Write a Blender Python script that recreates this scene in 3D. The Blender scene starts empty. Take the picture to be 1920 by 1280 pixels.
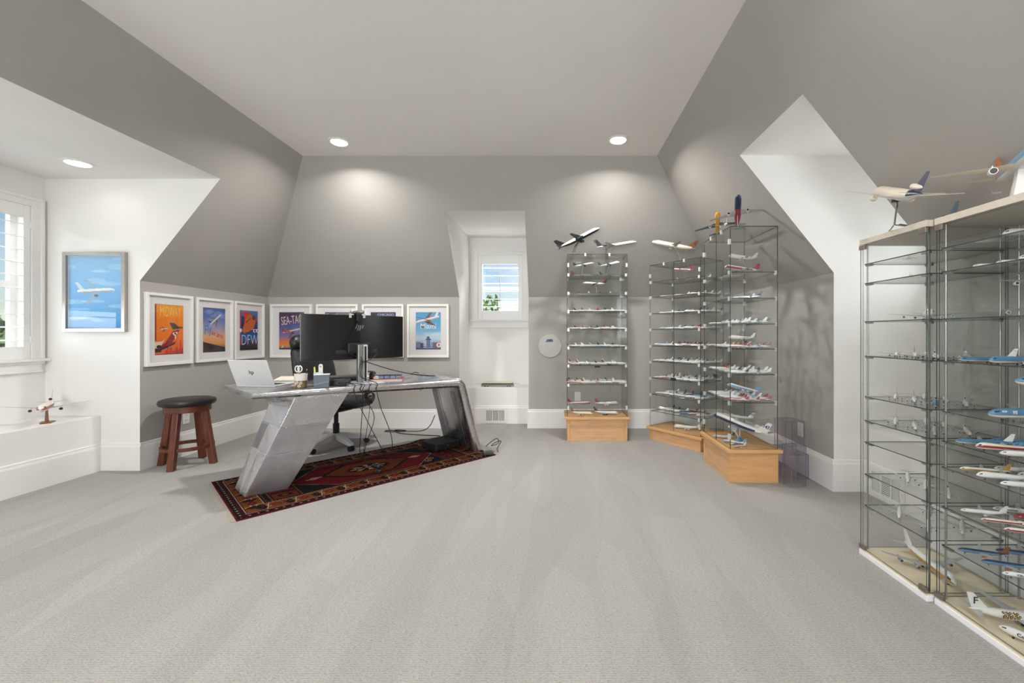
import bpy, math, random
import numpy as np
from mathutils import Vector, Matrix, Euler

# ---------------------------------------------------------------- camera, sky, lights, exposure
scene = bpy.context.scene
col = scene.collection
PI = math.pi
R_ = math.radians
random.seed(7)

FPX, VPX, VPY, EYE = 800.0, 1041.8, 625.3, 1.2
cam_data = bpy.data.cameras.new('camera')
cam_data.sensor_width = 36.0
cam_data.lens = FPX / 1920.0 * 36.0
cam_data.shift_x = -(VPX - 960.0) / 1920.0
cam_data.shift_y = (VPY - 640.0) / 1920.0
cam_data.clip_start = 0.02
cam_data.clip_end = 300
cam = bpy.data.objects.new('camera', cam_data)
cam.location = (0, 0, EYE)
cam.rotation_euler = (PI / 2, 0, 0)
col.objects.link(cam)
scene.camera = cam

scene.view_settings.view_transform = 'Standard'
scene.view_settings.look = 'None'
scene.view_settings.exposure = 0.7
scene.view_settings.gamma = 1.0
scene.view_settings.use_curve_mapping = False
scene.cycles.transparent_max_bounces = 64
scene.cycles.max_bounces = 10
scene.cycles.diffuse_bounces = 6
scene.cycles.glossy_bounces = 6
scene.cycles.caustics_reflective = False
scene.cycles.caustics_refractive = False
scene.cycles.sample_clamp_indirect = 6.0
scene.cycles.use_denoising = True

world = bpy.data.worlds.new('sky'); scene.world = world
world.use_nodes = True
wn = world.node_tree.nodes; wl = world.node_tree.links
wn.clear()
w_out = wn.new('ShaderNodeOutputWorld'); w_bg = wn.new('ShaderNodeBackground')
w_sky = wn.new('ShaderNodeTexSky')
w_sky.sky_type = 'NISHITA'; w_sky.sun_disc = False
w_sky.sun_elevation = R_(52); w_sky.sun_rotation = R_(200)
w_sky.air_density = 1.0; w_sky.dust_density = 0.6; w_sky.ozone_density = 1.5
w_coord = wn.new('ShaderNodeTexCoord'); w_map = wn.new('ShaderNodeMapping')
w_map.inputs['Scale'].default_value = (1.6, 1.6, 4.5)
w_noise = wn.new('ShaderNodeTexNoise'); w_noise.inputs['Scale'].default_value = 2.2
w_noise.inputs['Detail'].default_value = 6
w_ramp = wn.new('ShaderNodeValToRGB')
w_ramp.color_ramp.elements[0].position = 0.5; w_ramp.color_ramp.elements[1].position = 0.72
w_mix = wn.new('ShaderNodeMixRGB'); w_mix.inputs['Color2'].default_value = (7.5, 7.6, 7.8, 1)
wl.new(w_coord.outputs['Generated'], w_map.inputs['Vector'])
wl.new(w_map.outputs['Vector'], w_noise.inputs['Vector'])
wl.new(w_noise.outputs['Fac'], w_ramp.inputs['Fac'])
wl.new(w_ramp.outputs['Color'], w_mix.inputs['Fac'])
wl.new(w_sky.outputs['Color'], w_mix.inputs['Color1'])
wl.new(w_mix.outputs['Color'], w_bg.inputs['Color'])
w_bg.inputs['Strength'].default_value = 0.085
wl.new(w_bg.outputs['Background'], w_out.inputs['Surface'])

# sun from the gable side: it lights the garden and enters no window
sun_d = bpy.data.lights.new('sun', 'SUN'); sun_d.energy = 3.0; sun_d.angle = R_(0.6); sun_d.color = (1.0, 0.96, 0.9)
sun = bpy.data.objects.new('sun', sun_d); sun.rotation_euler = (R_(42), 0, 0); sun.location = (0, -20, 30); col.objects.link(sun)
# area lamps added outside the window openings as daylight fill
def daylight_fill(name, loc, rot, sx, sy, watts):
    d = bpy.data.lights.new(name, 'AREA'); d.shape = 'RECTANGLE'; d.size = sx; d.size_y = sy; d.energy = watts; d.color = (0.94, 0.97, 1.0)
    o = bpy.data.objects.new(name, d); o.location = loc; o.rotation_euler = rot; col.objects.link(o)
daylight_fill('daylight_fill_left', (-5.6, 1.95, 3.1), (0, -R_(50), 0), 1.2, 2.7, 75)
daylight_fill('daylight_fill_left_low', (-5.1, 1.7, 1.05), (0, -R_(98), 0), .8, 2.6, 34)
daylight_fill('daylight_fill_right', (3.35, 2.84, 1.55), (0, R_(95), 0), .8, .6, 26)
daylight_fill('daylight_fill_gable', (-1.1, -3.95, 1.75), (R_(90), 0, 0), 2.2, 1.5, 185)  # added lamp behind the camera, brightens the back wall and slope
daylight_fill('daylight_fill_back', (-.784, 6.95, 3.0), (-R_(52), 0, 0), 1.2, .8, 200)

CAN_WATTS = 21.0
CAN_COLOR = (1.0, 0.975, 0.945)

# room numbers (metres; the camera stands at x=0, y=0 and looks along +y)
XL, XR, YB, YF = -3.657, 2.124, 5.43, -3.4
ZK, ZC = 1.665, 3.02                       # knee wall height, flat ceiling height
CXL, CXR, CYB = -2.589, 1.038, 4.365       # edges of the flat ceiling
ZD = 2.562                                 # dormer ceilings
LY0, LY1, LXW, LXB = 0.55, 3.753, -4.489, -4.0      # left dormer: near/far cheek, window wall, bench front
RY0, RY1, RXW, RXB = 2.426, 3.258, 2.95, 2.36       # right dormer
BX0, BX1, BYW, BYB = -1.226, -0.342, 6.062, 5.70    # back dormer
BENCH = 0.48

# ---------------------------------------------------------------- helpers
def srgb(r, g, b):
    f = lambda c: (c / 255.0) / 12.92 if c / 255.0 <= 0.04045 else ((c / 255.0 + 0.055) / 1.055) ** 2.4
    return (f(r), f(g), f(b))

MATS = {}
def mat(name, color, rough=0.5, metal=0.0, var=0.06, scale=30.0, bump=0.0, bscale=200.0, coat=0.0, emit=None, stretch=None, spec=0.5):
    """procedural principled material: noise-varied colour, optional noise bump"""
    if name in MATS: return MATS[name]
    m = bpy.data.materials.new(name); m.use_nodes = True
    n = m.node_tree.nodes; l = m.node_tree.links
    b = n['Principled BSDF']
    b.inputs['Roughness'].default_value = rough; b.inputs['Metallic'].default_value = metal
    b.inputs['Specular IOR Level'].default_value = spec
    if coat: b.inputs['Coat Weight'].default_value = coat; b.inputs['Coat Roughness'].default_value = 0.08
    c = n.new('ShaderNodeTexCoord'); t = n.new('ShaderNodeTexNoise'); t.inputs['Scale'].default_value = scale; t.inputs['Detail'].default_value = 4
    if stretch:
        mp = n.new('ShaderNodeMapping'); mp.inputs['Scale'].default_value = stretch
        l.new(c.outputs['Object'], mp.inputs['Vector']); l.new(mp.outputs['Vector'], t.inputs['Vector'])
    else:
        l.new(c.outputs['Object'], t.inputs['Vector'])
    rp = n.new('ShaderNodeValToRGB')
    lo = [max(0, x * (1 - var)) for x in color]; hi = [min(1, x * (1 + var)) for x in color]
    rp.color_ramp.elements[0].position = 0.3; rp.color_ramp.elements[0].color = (*lo, 1)
    rp.color_ramp.elements[1].position = 0.7; rp.color_ramp.elements[1].color = (*hi, 1)
    l.new(t.outputs['Fac'], rp.inputs['Fac']); l.new(rp.outputs['Color'], b.inputs['Base Color'])
    if bump:
        t2 = n.new('ShaderNodeTexNoise'); t2.inputs['Scale'].default_value = bscale; t2.inputs['Detail'].default_value = 3
        l.new(c.outputs['Object'], t2.inputs['Vector'])
        bp = n.new('ShaderNodeBump'); bp.inputs['Strength'].default_value = bump; bp.inputs['Distance'].default_value = 0.01
        l.new(t2.outputs['Fac'], bp.inputs['Height']); l.new(bp.outputs['Normal'], b.inputs['Normal'])
    if emit:
        b.inputs['Emission Color'].default_value = (*emit[0], 1); b.inputs['Emission Strength'].default_value = emit[1]
    MATS[name] = m
    return m

def glass_mat(name, tint, ior=1.45, rough=0.0):
    if name in MATS: return MATS[name]
    m = bpy.data.materials.new(name); m.use_nodes = True
    n = m.node_tree.nodes; l = m.node_tree.links; n.clear()
    o = n.new('ShaderNodeOutputMaterial'); mx = n.new('ShaderNodeMixShader')
    tr = n.new('ShaderNodeBsdfTransparent'); gl = n.new('ShaderNodeBsdfGlossy')
    tr.inputs['Color'].default_value = (*tint, 1); gl.inputs['Roughness'].default_value = rough
    # two-sided Fresnel (Schlick) so that both faces of a thin sheet behave alike
    g = n.new('ShaderNodeNewGeometry'); dt = n.new('ShaderNodeVectorMath'); dt.operation = 'DOT_PRODUCT'
    l.new(g.outputs['Normal'], dt.inputs[0]); l.new(g.outputs['Incoming'], dt.inputs[1])
    def math_(op, a, bv=None):
        q = n.new('ShaderNodeMath'); q.operation = op
        for i, v in enumerate((a, bv)):
            if v is None: continue
            if isinstance(v, (int, float)): q.inputs[i].default_value = v
            else: l.new(v, q.inputs[i])
        return q.outputs['Value']
    f0 = ((ior - 1)/(ior + 1))**2
    fr = math_('ADD', math_('MULTIPLY', math_('POWER', math_('SUBTRACT', 1.0, math_('ABSOLUTE', dt.outputs['Value'])), 5.0), 1 - f0), f0)
    # faint smears so that the sheet is not perfectly even
    c = n.new('ShaderNodeTexCoord'); t = n.new('ShaderNodeTexNoise'); t.inputs['Scale'].default_value = 3.0
    mr = n.new('ShaderNodeMapRange'); mr.inputs['To Min'].default_value = 0.8; mr.inputs['To Max'].default_value = 1.1
    l.new(c.outputs['Object'], t.inputs['Vector']); l.new(t.outputs['Fac'], mr.inputs['Value'])
    l.new(math_('MULTIPLY', fr, mr.outputs['Result']), mx.inputs['Fac'])
    l.new(tr.outputs['BSDF'], mx.inputs[1]); l.new(gl.outputs['BSDF'], mx.inputs[2])
    l.new(mx.outputs['Shader'], o.inputs['Surface'])
    MATS[name] = m
    return m

def vcol_mat(name, rough=0.8, bump=0.0, bscale=400.0, spec=0.3):
    """flat print / woven colour carried by the mesh's own colour attribute, with fine grain"""
    if name in MATS: return MATS[name]
    m = bpy.data.materials.new(name); m.use_nodes = True
    n = m.node_tree.nodes; l = m.node_tree.links; b = n['Principled BSDF']
    b.inputs['Roughness'].default_value = rough; b.inputs['Specular IOR Level'].default_value = spec
    a = n.new('ShaderNodeVertexColor'); a.layer_name = 'paint'
    c = n.new('ShaderNodeTexCoord'); t = n.new('ShaderNodeTexNoise'); t.inputs['Scale'].default_value = bscale
    l.new(c.outputs['Object'], t.inputs['Vector'])
    mr = n.new('ShaderNodeMapRange'); mr.inputs['To Min'].default_value = 0.85; mr.inputs['To Max'].default_value = 1.15
    l.new(t.outputs['Fac'], mr.inputs['Value'])
    mx = n.new('ShaderNodeVectorMath'); mx.operation = 'SCALE'
    l.new(a.outputs['Color'], mx.inputs[0]); l.new(mr.outputs['Result'], mx.inputs['Scale'])
    l.new(mx.outputs['Vector'], b.inputs['Base Color'])
    if bump:
        bp = n.new('ShaderNodeBump'); bp.inputs['Strength'].default_value = bump; bp.inputs['Distance'].default_value = 0.004
        l.new(t.outputs['Fac'], bp.inputs['Height']); l.new(bp.outputs['Normal'], b.inputs['Normal'])
    MATS[name] = m
    return m

class MB:
    """collects faces of ONE mesh"""
    def __init__(s): s.v = []; s.f = []; s.m = []
    def add(s, vs, fs, m=0):
        k = len(s.v); s.v += [tuple(p) for p in vs]
        for q in fs: s.f.append(tuple(k + i for i in q)); s.m.append(m)
        return s
    def poly(s, pts, m=0): return s.add(pts, [tuple(range(len(pts)))], m)
    def box(s, a, b, m=0, M=None):
        x0, y0, z0 = a; x1, y1, z1 = b
        vs = [(x0,y0,z0),(x1,y0,z0),(x1,y1,z0),(x0,y1,z0),(x0,y0,z1),(x1,y0,z1),(x1,y1,z1),(x0,y1,z1)]
        if M is not None: vs = [tuple(M @ Vector(p)) for p in vs]
        return s.add(vs, [(3,2,1,0),(4,5,6,7),(0,1,5,4),(1,2,6,5),(2,3,7,6),(3,0,4,7)], m)
    def hexa(s, bot, top, m=0):
        n = len(bot); fs = [tuple(range(n - 1, -1, -1)), tuple(range(n, 2 * n))]
        fs += [(i, (i + 1) % n, n + (i + 1) % n, n + i) for i in range(n)]
        return s.add(list(bot) + list(top), fs, m)
    def prism(s, pts, d, m=0):
        d = Vector(d); return s.hexa(pts, [tuple(Vector(p) + d) for p in pts], m)
    def rings(s, rings, m=0, closed=True, caps=True):
        n = len(rings[0]); vs = [p for r in rings for p in r]; fs = []
        for i in range(len(rings) - 1):
            for j in range(n if closed else n - 1):
                k = (j + 1) % n
                fs.append((i*n+j, i*n+k, (i+1)*n+k, (i+1)*n+j))
        if caps and closed:
            fs.append(tuple(range(n - 1, -1, -1))); fs.append(tuple((len(rings)-1)*n + j for j in range(n)))
        return s.add(vs, fs, m)
    def cyl(s, p0, p1, r0, r1=None, n=16, m=0, caps=True):
        r1 = r0 if r1 is None else r1
        p0 = Vector(p0); p1 = Vector(p1); d = (p1 - p0).normalized()
        u = d.orthogonal().normalized(); w = d.cross(u)
        ring = lambda p, r: [tuple(p + (u*math.cos(2*PI*j/n) + w*math.sin(2*PI*j/n))*r) for j in range(n)]
        return s.rings([ring(p0, r0), ring(p1, r1)], m, True, caps)
    def lathe(s, prof, n=24, c=(0,0,0), m=0, caps=True, sx=1, sy=1):
        rs = [[(c[0]+r*math.cos(2*PI*j/n)*sx, c[1]+r*math.sin(2*PI*j/n)*sy, c[2]+z) for j in range(n)] for r, z in prof]
        return s.rings(rs, m, True, caps)
    def tube(s, pts, r, n=8, m=0, r1=None):
        pts = [Vector(p) for p in pts]; rs = []; u = None
        for i, p in enumerate(pts):
            d = (pts[min(i+1, len(pts)-1)] - pts[max(i-1, 0)]).normalized()
            u = d.orthogonal().normalized() if u is None else (u - d*u.dot(d)).normalized()
            w = d.cross(u); rr = r if r1 is None else r + (r1 - r)*i/(len(pts)-1)
            rs.append([tuple(p + (u*math.cos(2*PI*j/n) + w*math.sin(2*PI*j/n))*rr) for j in range(n)])
        return s.rings(rs, m)
    def sphere(s, c, r, n=12, m=0, k=8, sx=1, sy=1, sz=1):
        rs = [[(c[0]+r*sx*math.sin(PI*i/k)*math.cos(2*PI*j/n), c[1]+r*sy*math.sin(PI*i/k)*math.sin(2*PI*j/n), c[2]-r*sz*math.cos(PI*i/k)) for j in range(n)] for i in range(1, k)]
        b = len(s.v); s.rings(rs, m, True, False)
        s.v += [(c[0], c[1], c[2]-r*sz), (c[0], c[1], c[2]+r*sz)]
        e = b + (k-1)*n
        for j in range(n):
            s.f.append((b+(j+1)%n, b+j, e)); s.m.append(m)
            s.f.append((b+(k-2)*n+j, b+(k-2)*n+(j+1)%n, e+1)); s.m.append(m)
        return s
    def mesh(s, name, mats, smooth=None):
        me = bpy.data.meshes.new(name); me.from_pydata(s.v, [], s.f)
        for m in (mats if isinstance(mats, (list, tuple)) else [mats]): me.materials.append(m)
        if any(s.m): me.polygons.foreach_set('material_index', s.m)
        if smooth:
            me.polygons.foreach_set('use_smooth', [True]*len(me.polygons)); me.set_sharp_from_angle(angle=R_(smooth))
        me.validate(); me.update()
        return me
    def build(s, name, mats, parent=None, smooth=None, bevel=0, loc=None, rot=None, label=None):
        o = bpy.data.objects.new(name, s.mesh(name, mats, smooth)); col.objects.link(o)
        if parent: o.parent = parent
        if loc: o.location = loc
        if rot: o.rotation_euler = rot
        if label: o['label'] = label
        if bevel:
            b = o.modifiers.new('bevel', 'BEVEL'); b.width = bevel; b.segments = 2; b.limit_method = 'ANGLE'
        return o

def tag(o, label=None, cat=None, group=None, kind=None):
    if label: o['label'] = label
    if cat: o['category'] = cat
    if group: o['group'] = group
    if kind: o['kind'] = kind
    return o
def empty(name, loc, rz=0.0):
    o = bpy.data.objects.new(name, None); o.location = loc; o.rotation_euler = (0, 0, rz); o.empty_display_size = 0.05
    col.objects.link(o); return o
def inst(name, me, parent=None, loc=None, rot=None):
    o = bpy.data.objects.new(name, me); col.objects.link(o)
    if parent: o.parent = parent
    if loc: o.location = loc
    if rot: o.rotation_euler = rot
    return o
def spline(pts, k=8):
    pts = [Vector(p) for p in pts]; out = []
    P = [pts[0]*2 - pts[1]] + pts + [pts[-1]*2 - pts[-2]]
    for i in range(1, len(P) - 2):
        for j in range(k):
            t = j / k; a, b, c, d = P[i-1], P[i], P[i+1], P[i+2]
            out.append(0.5*((2*b) + (c - a)*t + (2*a - 5*b + 4*c - d)*t*t + (3*b - a - 3*c + d)*t**3))
    return out + [pts[-1]]
def text_mesh(name, s, size, m, extrude=0.0004, sx=1.0, shear=0.0, bold=0.0):
    cu = bpy.data.curves.new(name, 'FONT'); cu.body = s; cu.size = size; cu.align_x = 'CENTER'; cu.align_y = 'CENTER'
    cu.extrude = extrude; cu.resolution_u = 3; cu.shear = shear; cu.offset = bold
    o = bpy.data.objects.new(name, cu); col.objects.link(o)
    bpy.context.view_layer.update()
    me = bpy.data.meshes.new_from_object(o.evaluated_get(bpy.context.evaluated_depsgraph_get()))
    bpy.data.objects.remove(o); bpy.data.curves.remove(cu)
    me.name = name; me.materials.clear(); me.materials.append(m)
    if sx != 1.0: me.transform(Matrix.Diagonal((sx, 1, 1, 1)))
    return me

# ---- painted colour fields (prints, rug): numpy canvas -> coloured mesh cells
class Canvas:
    def __init__(s, w, h, c):
        s.w, s.h = w, h; s.a = np.zeros((h, w, 3)); s.a[:] = np.array(c)
        s.U, s.V = np.meshgrid((np.arange(w)+.5)/w, (np.arange(h)+.5)/h)
    def vgrad(s, stops):
        ts = [t for t, _ in stops]
        for k in range(3): s.a[..., k] = np.interp(s.V, ts, [c[k] for _, c in stops])
    def poly(s, pts, c, al=1.0):
        ins = np.zeros((s.h, s.w), bool); n = len(pts)
        for i in range(n):
            x0, y0 = pts[i]; x1, y1 = pts[(i+1) % n]
            if y0 == y1: continue
            ins ^= ((s.V < max(y0, y1)) & (s.V >= min(y0, y1)) & (s.U < x0 + (s.V - y0)*(x1 - x0)/(y1 - y0)))
        s.paint(ins, c, al)
    def ell(s, cx, cy, rx, ry, c, al=1.0): s.paint(((s.U-cx)/rx)**2 + ((s.V-cy)/ry)**2 < 1, c, al)
    def rect(s, x0, y0, x1, y1, c, al=1.0): s.paint((s.U >= x0) & (s.U < x1) & (s.V >= y0) & (s.V < y1), c, al)
    def paint(s, mask, c, al=1.0): s.a[mask] = s.a[mask]*(1-al) + np.array(c)*al
    def noise(s, amp, seed=1):
        rg = np.random.default_rng(seed); s.a *= 1 + (rg.random((s.h, s.w, 1)) - .5)*2*amp
    def mesh(s, name, sx, sy, m, plane='xz', zfun=None):
        """cells over [0,sx]x[0,sy]; plane 'xz' faces -y, plane 'xy' faces +z"""
        w, h = s.w, s.h
        xs, ys = np.meshgrid(np.linspace(0, sx, w+1), np.linspace(0, sy, h+1))
        zz = zfun(xs, ys) if zfun else np.zeros_like(xs)
        co = np.stack([xs, zz, ys], -1) if plane == 'xz' else np.stack([xs, ys, zz], -1)
        i = np.arange(h)[:, None]*(w+1) + np.arange(w)[None, :]
        q = np.stack([i, i+1, i+w+2, i+w+1], -1).reshape(-1, 4)
        me = bpy.data.meshes.new(name)
        me.vertices.add((w+1)*(h+1)); me.vertices.foreach_set('co', co.reshape(-1).astype(np.float32))
        me.loops.add(q.size); me.loops.foreach_set('vertex_index', q.reshape(-1).astype(np.int32))
        me.polygons.add(len(q)); me.polygons.foreach_set('loop_start', np.arange(0, q.size, 4, dtype=np.int32))
        me.update(calc_edges=True)
        a = np.clip(s.a/255.0, 0, 1); lin = np.where(a <= .04045, a/12.92, ((a+.055)/1.055)**2.4)
        rgba = np.concatenate([lin, np.ones((h, w, 1))], -1).reshape(-1, 1, 4).repeat(4, 1)
        ca = me.color_attributes.new('paint', 'FLOAT_COLOR', 'CORNER'); ca.data.foreach_set('color', rgba.reshape(-1).astype(np.float32))
        me.materials.append(m); me.validate()
        return me
# ---------------------------------------------------------------- materials of the room
M_GREY = mat('grey_wall_paint', srgb(172, 168, 162), 0.85, var=0.03, scale=2.0, bump=0.05, bscale=260)
M_WHITE = mat('white_dormer_paint', srgb(233, 231, 228), 0.8, var=0.015, scale=2.0, bump=0.04, bscale=260)
M_CEIL = mat('ceiling_paint', srgb(236, 232, 229), 0.9, var=0.015, scale=2.0, bump=0.04, bscale=260)
M_TRIM = mat('white_trim_enamel', srgb(233, 231, 228), 0.45, var=0.01, scale=5.0)
M_SHUT = mat('white_shutter_enamel', srgb(238, 237, 234), 0.4, var=0.01, scale=5.0)
M_WGLASS = glass_mat('window_glass', (0.97, 0.98, 0.98))
M_DARKGAP = mat('dark_duct', srgb(60, 58, 56), 0.9)
M_LAMP = mat('lit_lens', (1, 1, 1), 0.5, emit=((1.0, 0.95, 0.88), 6.0))

def carpet_material():
    m = bpy.data.materials.new('grey_loop_carpet'); m.use_nodes = True
    n = m.node_tree.nodes; l = m.node_tree.links; b = n['Principled BSDF']
    b.inputs['Roughness'].default_value = 1.0; b.inputs['Specular IOR Level'].default_value = 0.1
    b.inputs['Sheen Weight'].default_value = 0.15; b.inputs['Sheen Roughness'].default_value = 0.6
    c = n.new('ShaderNodeTexCoord')
    def noise(scale, detail, rotz=0.0, sc=(1,1,1), dist=0.0):
        mp = n.new('ShaderNodeMapping'); mp.inputs['Rotation'].default_value = (0, 0, rotz); mp.inputs['Scale'].default_value = sc
        t = n.new('ShaderNodeTexNoise'); t.inputs['Scale'].default_value = scale; t.inputs['Detail'].default_value = detail
        t.inputs['Distortion'].default_value = dist
        l.new(c.outputs['Object'], mp.inputs['Vector']); l.new(mp.outputs['Vector'], t.inputs['Vector']); return t
    def ramp(src, p0, p1, c0, c1):
        r = n.new('ShaderNodeValToRGB'); e = r.color_ramp.elements
        e[0].position = p0; e[1].position = p1; e[0].color = (c0, c0, c0, 1); e[1].color = (c1, c1, c1, 1)
        l.new(src, r.inputs['Fac']); return r
    def mul(a, bb):
        x = n.new('ShaderNodeMixRGB'); x.blend_type = 'MULTIPLY'; x.inputs['Fac'].default_value = 1
        l.new(a, x.inputs['Color1']); l.new(bb, x.inputs['Color2']); return x.outputs['Color']
    # vacuum tracks: pile laid in wedge-shaped swaths of a few directions
    def swath(rotz, sc, lo, hi, seed):
        mp = n.new('ShaderNodeMapping'); mp.inputs['Rotation'].default_value = (0, 0, rotz); mp.inputs['Scale'].default_value = sc; mp.inputs['Location'].default_value = (seed, seed*.7, 0)
        nz = n.new('ShaderNodeTexNoise'); nz.inputs['Scale'].default_value = 1.3; nz.inputs['Detail'].default_value = 3
        ad = n.new('ShaderNodeVectorMath'); ad.operation = 'MULTIPLY_ADD'; ad.inputs[1].default_value = (.12, .12, 0)
        v = n.new('ShaderNodeTexVoronoi'); v.voronoi_dimensions = '2D'; v.inputs['Scale'].default_value = 1.0
        l.new(c.outputs['Object'], nz.inputs['Vector']); l.new(nz.outputs['Color'], ad.inputs[0]); l.new(c.outputs['Object'], ad.inputs[2])
        l.new(ad.outputs['Vector'], mp.inputs['Vector']); l.new(mp.outputs['Vector'], v.inputs['Vector'])
        sp = n.new('ShaderNodeSeparateColor'); l.new(v.outputs['Color'], sp.inputs['Color'])
        return ramp(sp.outputs['Red'], 0.15, 0.85, lo, hi)
    s1 = swath(R_(38), (4.6, .75, 1), .965, 1.035, 3.0)
    s2 = swath(R_(-6), (4.0, .6, 1), .97, 1.03, 7.0)
    s3 = swath(R_(80), (4.4, .7, 1), .97, 1.03, 11.0)
    big = ramp(noise(0.5, 2).outputs['Fac'], 0.35, 0.65, 0.96, 1.03)
    # rows of loops running along x, broken into dashes
    row = n.new('ShaderNodeTexWave'); row.wave_type = 'BANDS'; row.bands_direction = 'Y'; row.inputs['Scale'].default_value = 30.0
    row.inputs['Distortion'].default_value = 2.2; row.inputs['Detail'].default_value = 2; row.inputs['Detail Scale'].default_value = 9
    l.new(c.outputs['Object'], row.inputs['Vector'])
    dash = noise(200, 3, 0, (0.42, 1.0, 1))
    rd = n.new('ShaderNodeMath'); rd.operation = 'MULTIPLY_ADD'
    l.new(row.outputs['Fac'], rd.inputs[0]); rd.inputs[1].default_value = 0.16; l.new(dash.outputs['Fac'], rd.inputs[2])
    gr = ramp(rd.outputs['Value'], 0.42, 0.66, 0.80, 1.05)
    gap = ramp(noise(150, 2, 0, (0.30, 1.0, 1)).outputs['Fac'], 0.29, 0.37, 0.74, 1.0)
    fine = ramp(noise(300, 3).outputs['Fac'], 0.32, 0.68, 0.78, 1.14)
    base = n.new('ShaderNodeRGB'); base.outputs[0].default_value = (*srgb(165, 162, 157), 1)
    k = mul(base.outputs[0], s1.outputs['Color']); k = mul(k, s2.outputs['Color']); k = mul(k, s3.outputs['Color'])
    k = mul(k, big.outputs['Color']); k = mul(k, gr.outputs['Color']); k = mul(k, fine.outputs['Color']); k = mul(k, gap.outputs['Color'])
    l.new(k, b.inputs['Base Color'])
    bp = n.new('ShaderNodeBump'); bp.inputs['Strength'].default_value = 0.5; bp.inputs['Distance'].default_value = 0.006
    l.new(rd.outputs['Value'], bp.inputs['Height']); l.new(bp.outputs['Normal'], b.inputs['Normal'])
    return m
M_CARPET = carpet_material()

def struct(name, mb, m, label, cat, smooth=None, bevel=0):
    o = mb.build(name, m, None, smooth, bevel); tag(o, label, cat, None, 'structure'); return o

# ---------------------------------------------------------------- room shell
def sl(z): return XL + (CXL - XL)*(z - ZK)/(ZC - ZK)
def sr(z): return XR + (CXR - XR)*(z - ZK)/(ZC - ZK)
def sb(z): return YB + (CYB - YB)*(z - ZK)/(ZC - ZK)

floor = MB().poly([(LXW, YF, 0), (RXW, YF, 0), (RXW, BYW, 0), (LXW, BYW, 0)])
struct('floor', floor, M_CARPET, 'light grey ribbed carpet with vacuum tracks covering the floor', 'carpet')
struct('ceiling', MB().poly([(CXL, YF, ZC), (CXL, CYB, ZC), (CXR, CYB, ZC), (CXR, YF, ZC)]), M_CEIL, 'flat pale ceiling between the sloping grey walls', 'ceiling')

b = MB()
b.poly([(XL, YB, 0), (BX0, YB, 0), (BX0, YB, ZK), (XL, YB, ZK)]).poly([(BX1, YB, 0), (XR, YB, 0), (XR, YB, ZK), (BX1, YB, ZK)])
struct('wall_back', b, M_GREY, 'low grey back wall below the slope, posters on its left', 'wall')
xa = lambda z: XL + (CXL - XL)*(z - ZK)/(ZC - ZK)
b = MB()
b.poly([(xa(ZK), YB, ZK), (BX0, YB, ZK), (BX0, sb(ZD), ZD), (BX0, sb(ZC), ZC), (CXL, CYB, ZC)])
b.poly([(BX1, YB, ZK), (XR, YB, ZK), (CXR, CYB, ZC), (BX1, sb(ZC), ZC), (BX1, sb(ZD), ZD)])
b.poly([(BX0, sb(ZD), ZD), (BX1, sb(ZD), ZD), (BX1, CYB, ZC), (BX0, CYB, ZC)])
struct('wall_back_slope', b, M_GREY, 'sloping grey back wall above the knee wall', 'wall')

b = MB()
b.poly([(XL, LY1, 0), (XL, YB, 0), (XL, YB, ZK), (XL, LY1, ZK)]).poly([(XL, YF, 0), (XL, LY0, 0), (XL, LY0, ZK), (XL, YF, ZK)])
struct('wall_left', b, M_GREY, 'low grey left wall hung with three posters beside the stool', 'wall')
b = MB()
b.poly([(XL, LY1, ZK), (XL, YB, ZK), (CXL, CYB, ZC), (CXL, LY1, ZC), (sl(ZD), LY1, ZD)])
b.poly([(XL, YF, ZK), (XL, LY0, ZK), (sl(ZD), LY0, ZD), (CXL, LY0, ZC), (CXL, YF, ZC)])
b.poly([(sl(ZD), LY0, ZD), (sl(ZD), LY1, ZD), (CXL, LY1, ZC), (CXL, LY0, ZC)])
struct('wall_left_slope', b, M_GREY, 'sloping grey left wall above the knee wall', 'wall')

b = MB()
b.poly([(XR, RY1, 0), (XR, RY1, ZK), (XR, YB, ZK), (XR, YB, 0)]).poly([(XR, YF, 0), (XR, YF, ZK), (XR, RY0, ZK), (XR, RY0, 0)])
struct('wall_right', b, M_GREY, 'low grey right wall behind the glass towers and cabinets', 'wall')
b = MB()
b.poly([(XR, RY1, ZK), (sr(ZD), RY1, ZD), (CXR, RY1, ZC), (CXR, CYB, ZC), (XR, YB, ZK)])
b.poly([(XR, YF, ZK), (CXR, YF, ZC), (CXR, RY0, ZC), (sr(ZD), RY0, ZD), (XR, RY0, ZK)])
b.poly([(sr(ZD), RY0, ZD), (CXR, RY0, ZC), (CXR, RY1, ZC), (sr(ZD), RY1, ZD)])
struct('wall_right_slope', b, M_GREY, 'sloping grey right wall cut by the narrow white dormer', 'wall')
b = MB(); gx0, gx1, gz0, gz1 = -2.2, 0.0, 1.0, 2.5
for (x0, x1, z0, z1) in ((LXW, gx0, 0, ZC+.2), (gx1, RXW, 0, ZC+.2), (gx0, gx1, 0, gz0), (gx0, gx1, gz1, ZC+.2)):
    b.poly([(x0, YF, z0), (x0, YF, z1), (x1, YF, z1), (x1, YF, z0)])
struct('wall_front', b, M_GREY, 'grey gable wall behind the camera', 'wall')

def cheek(name, pts, label):
    struct(name, MB().poly(pts), M_WHITE, label, 'wall')
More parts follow.
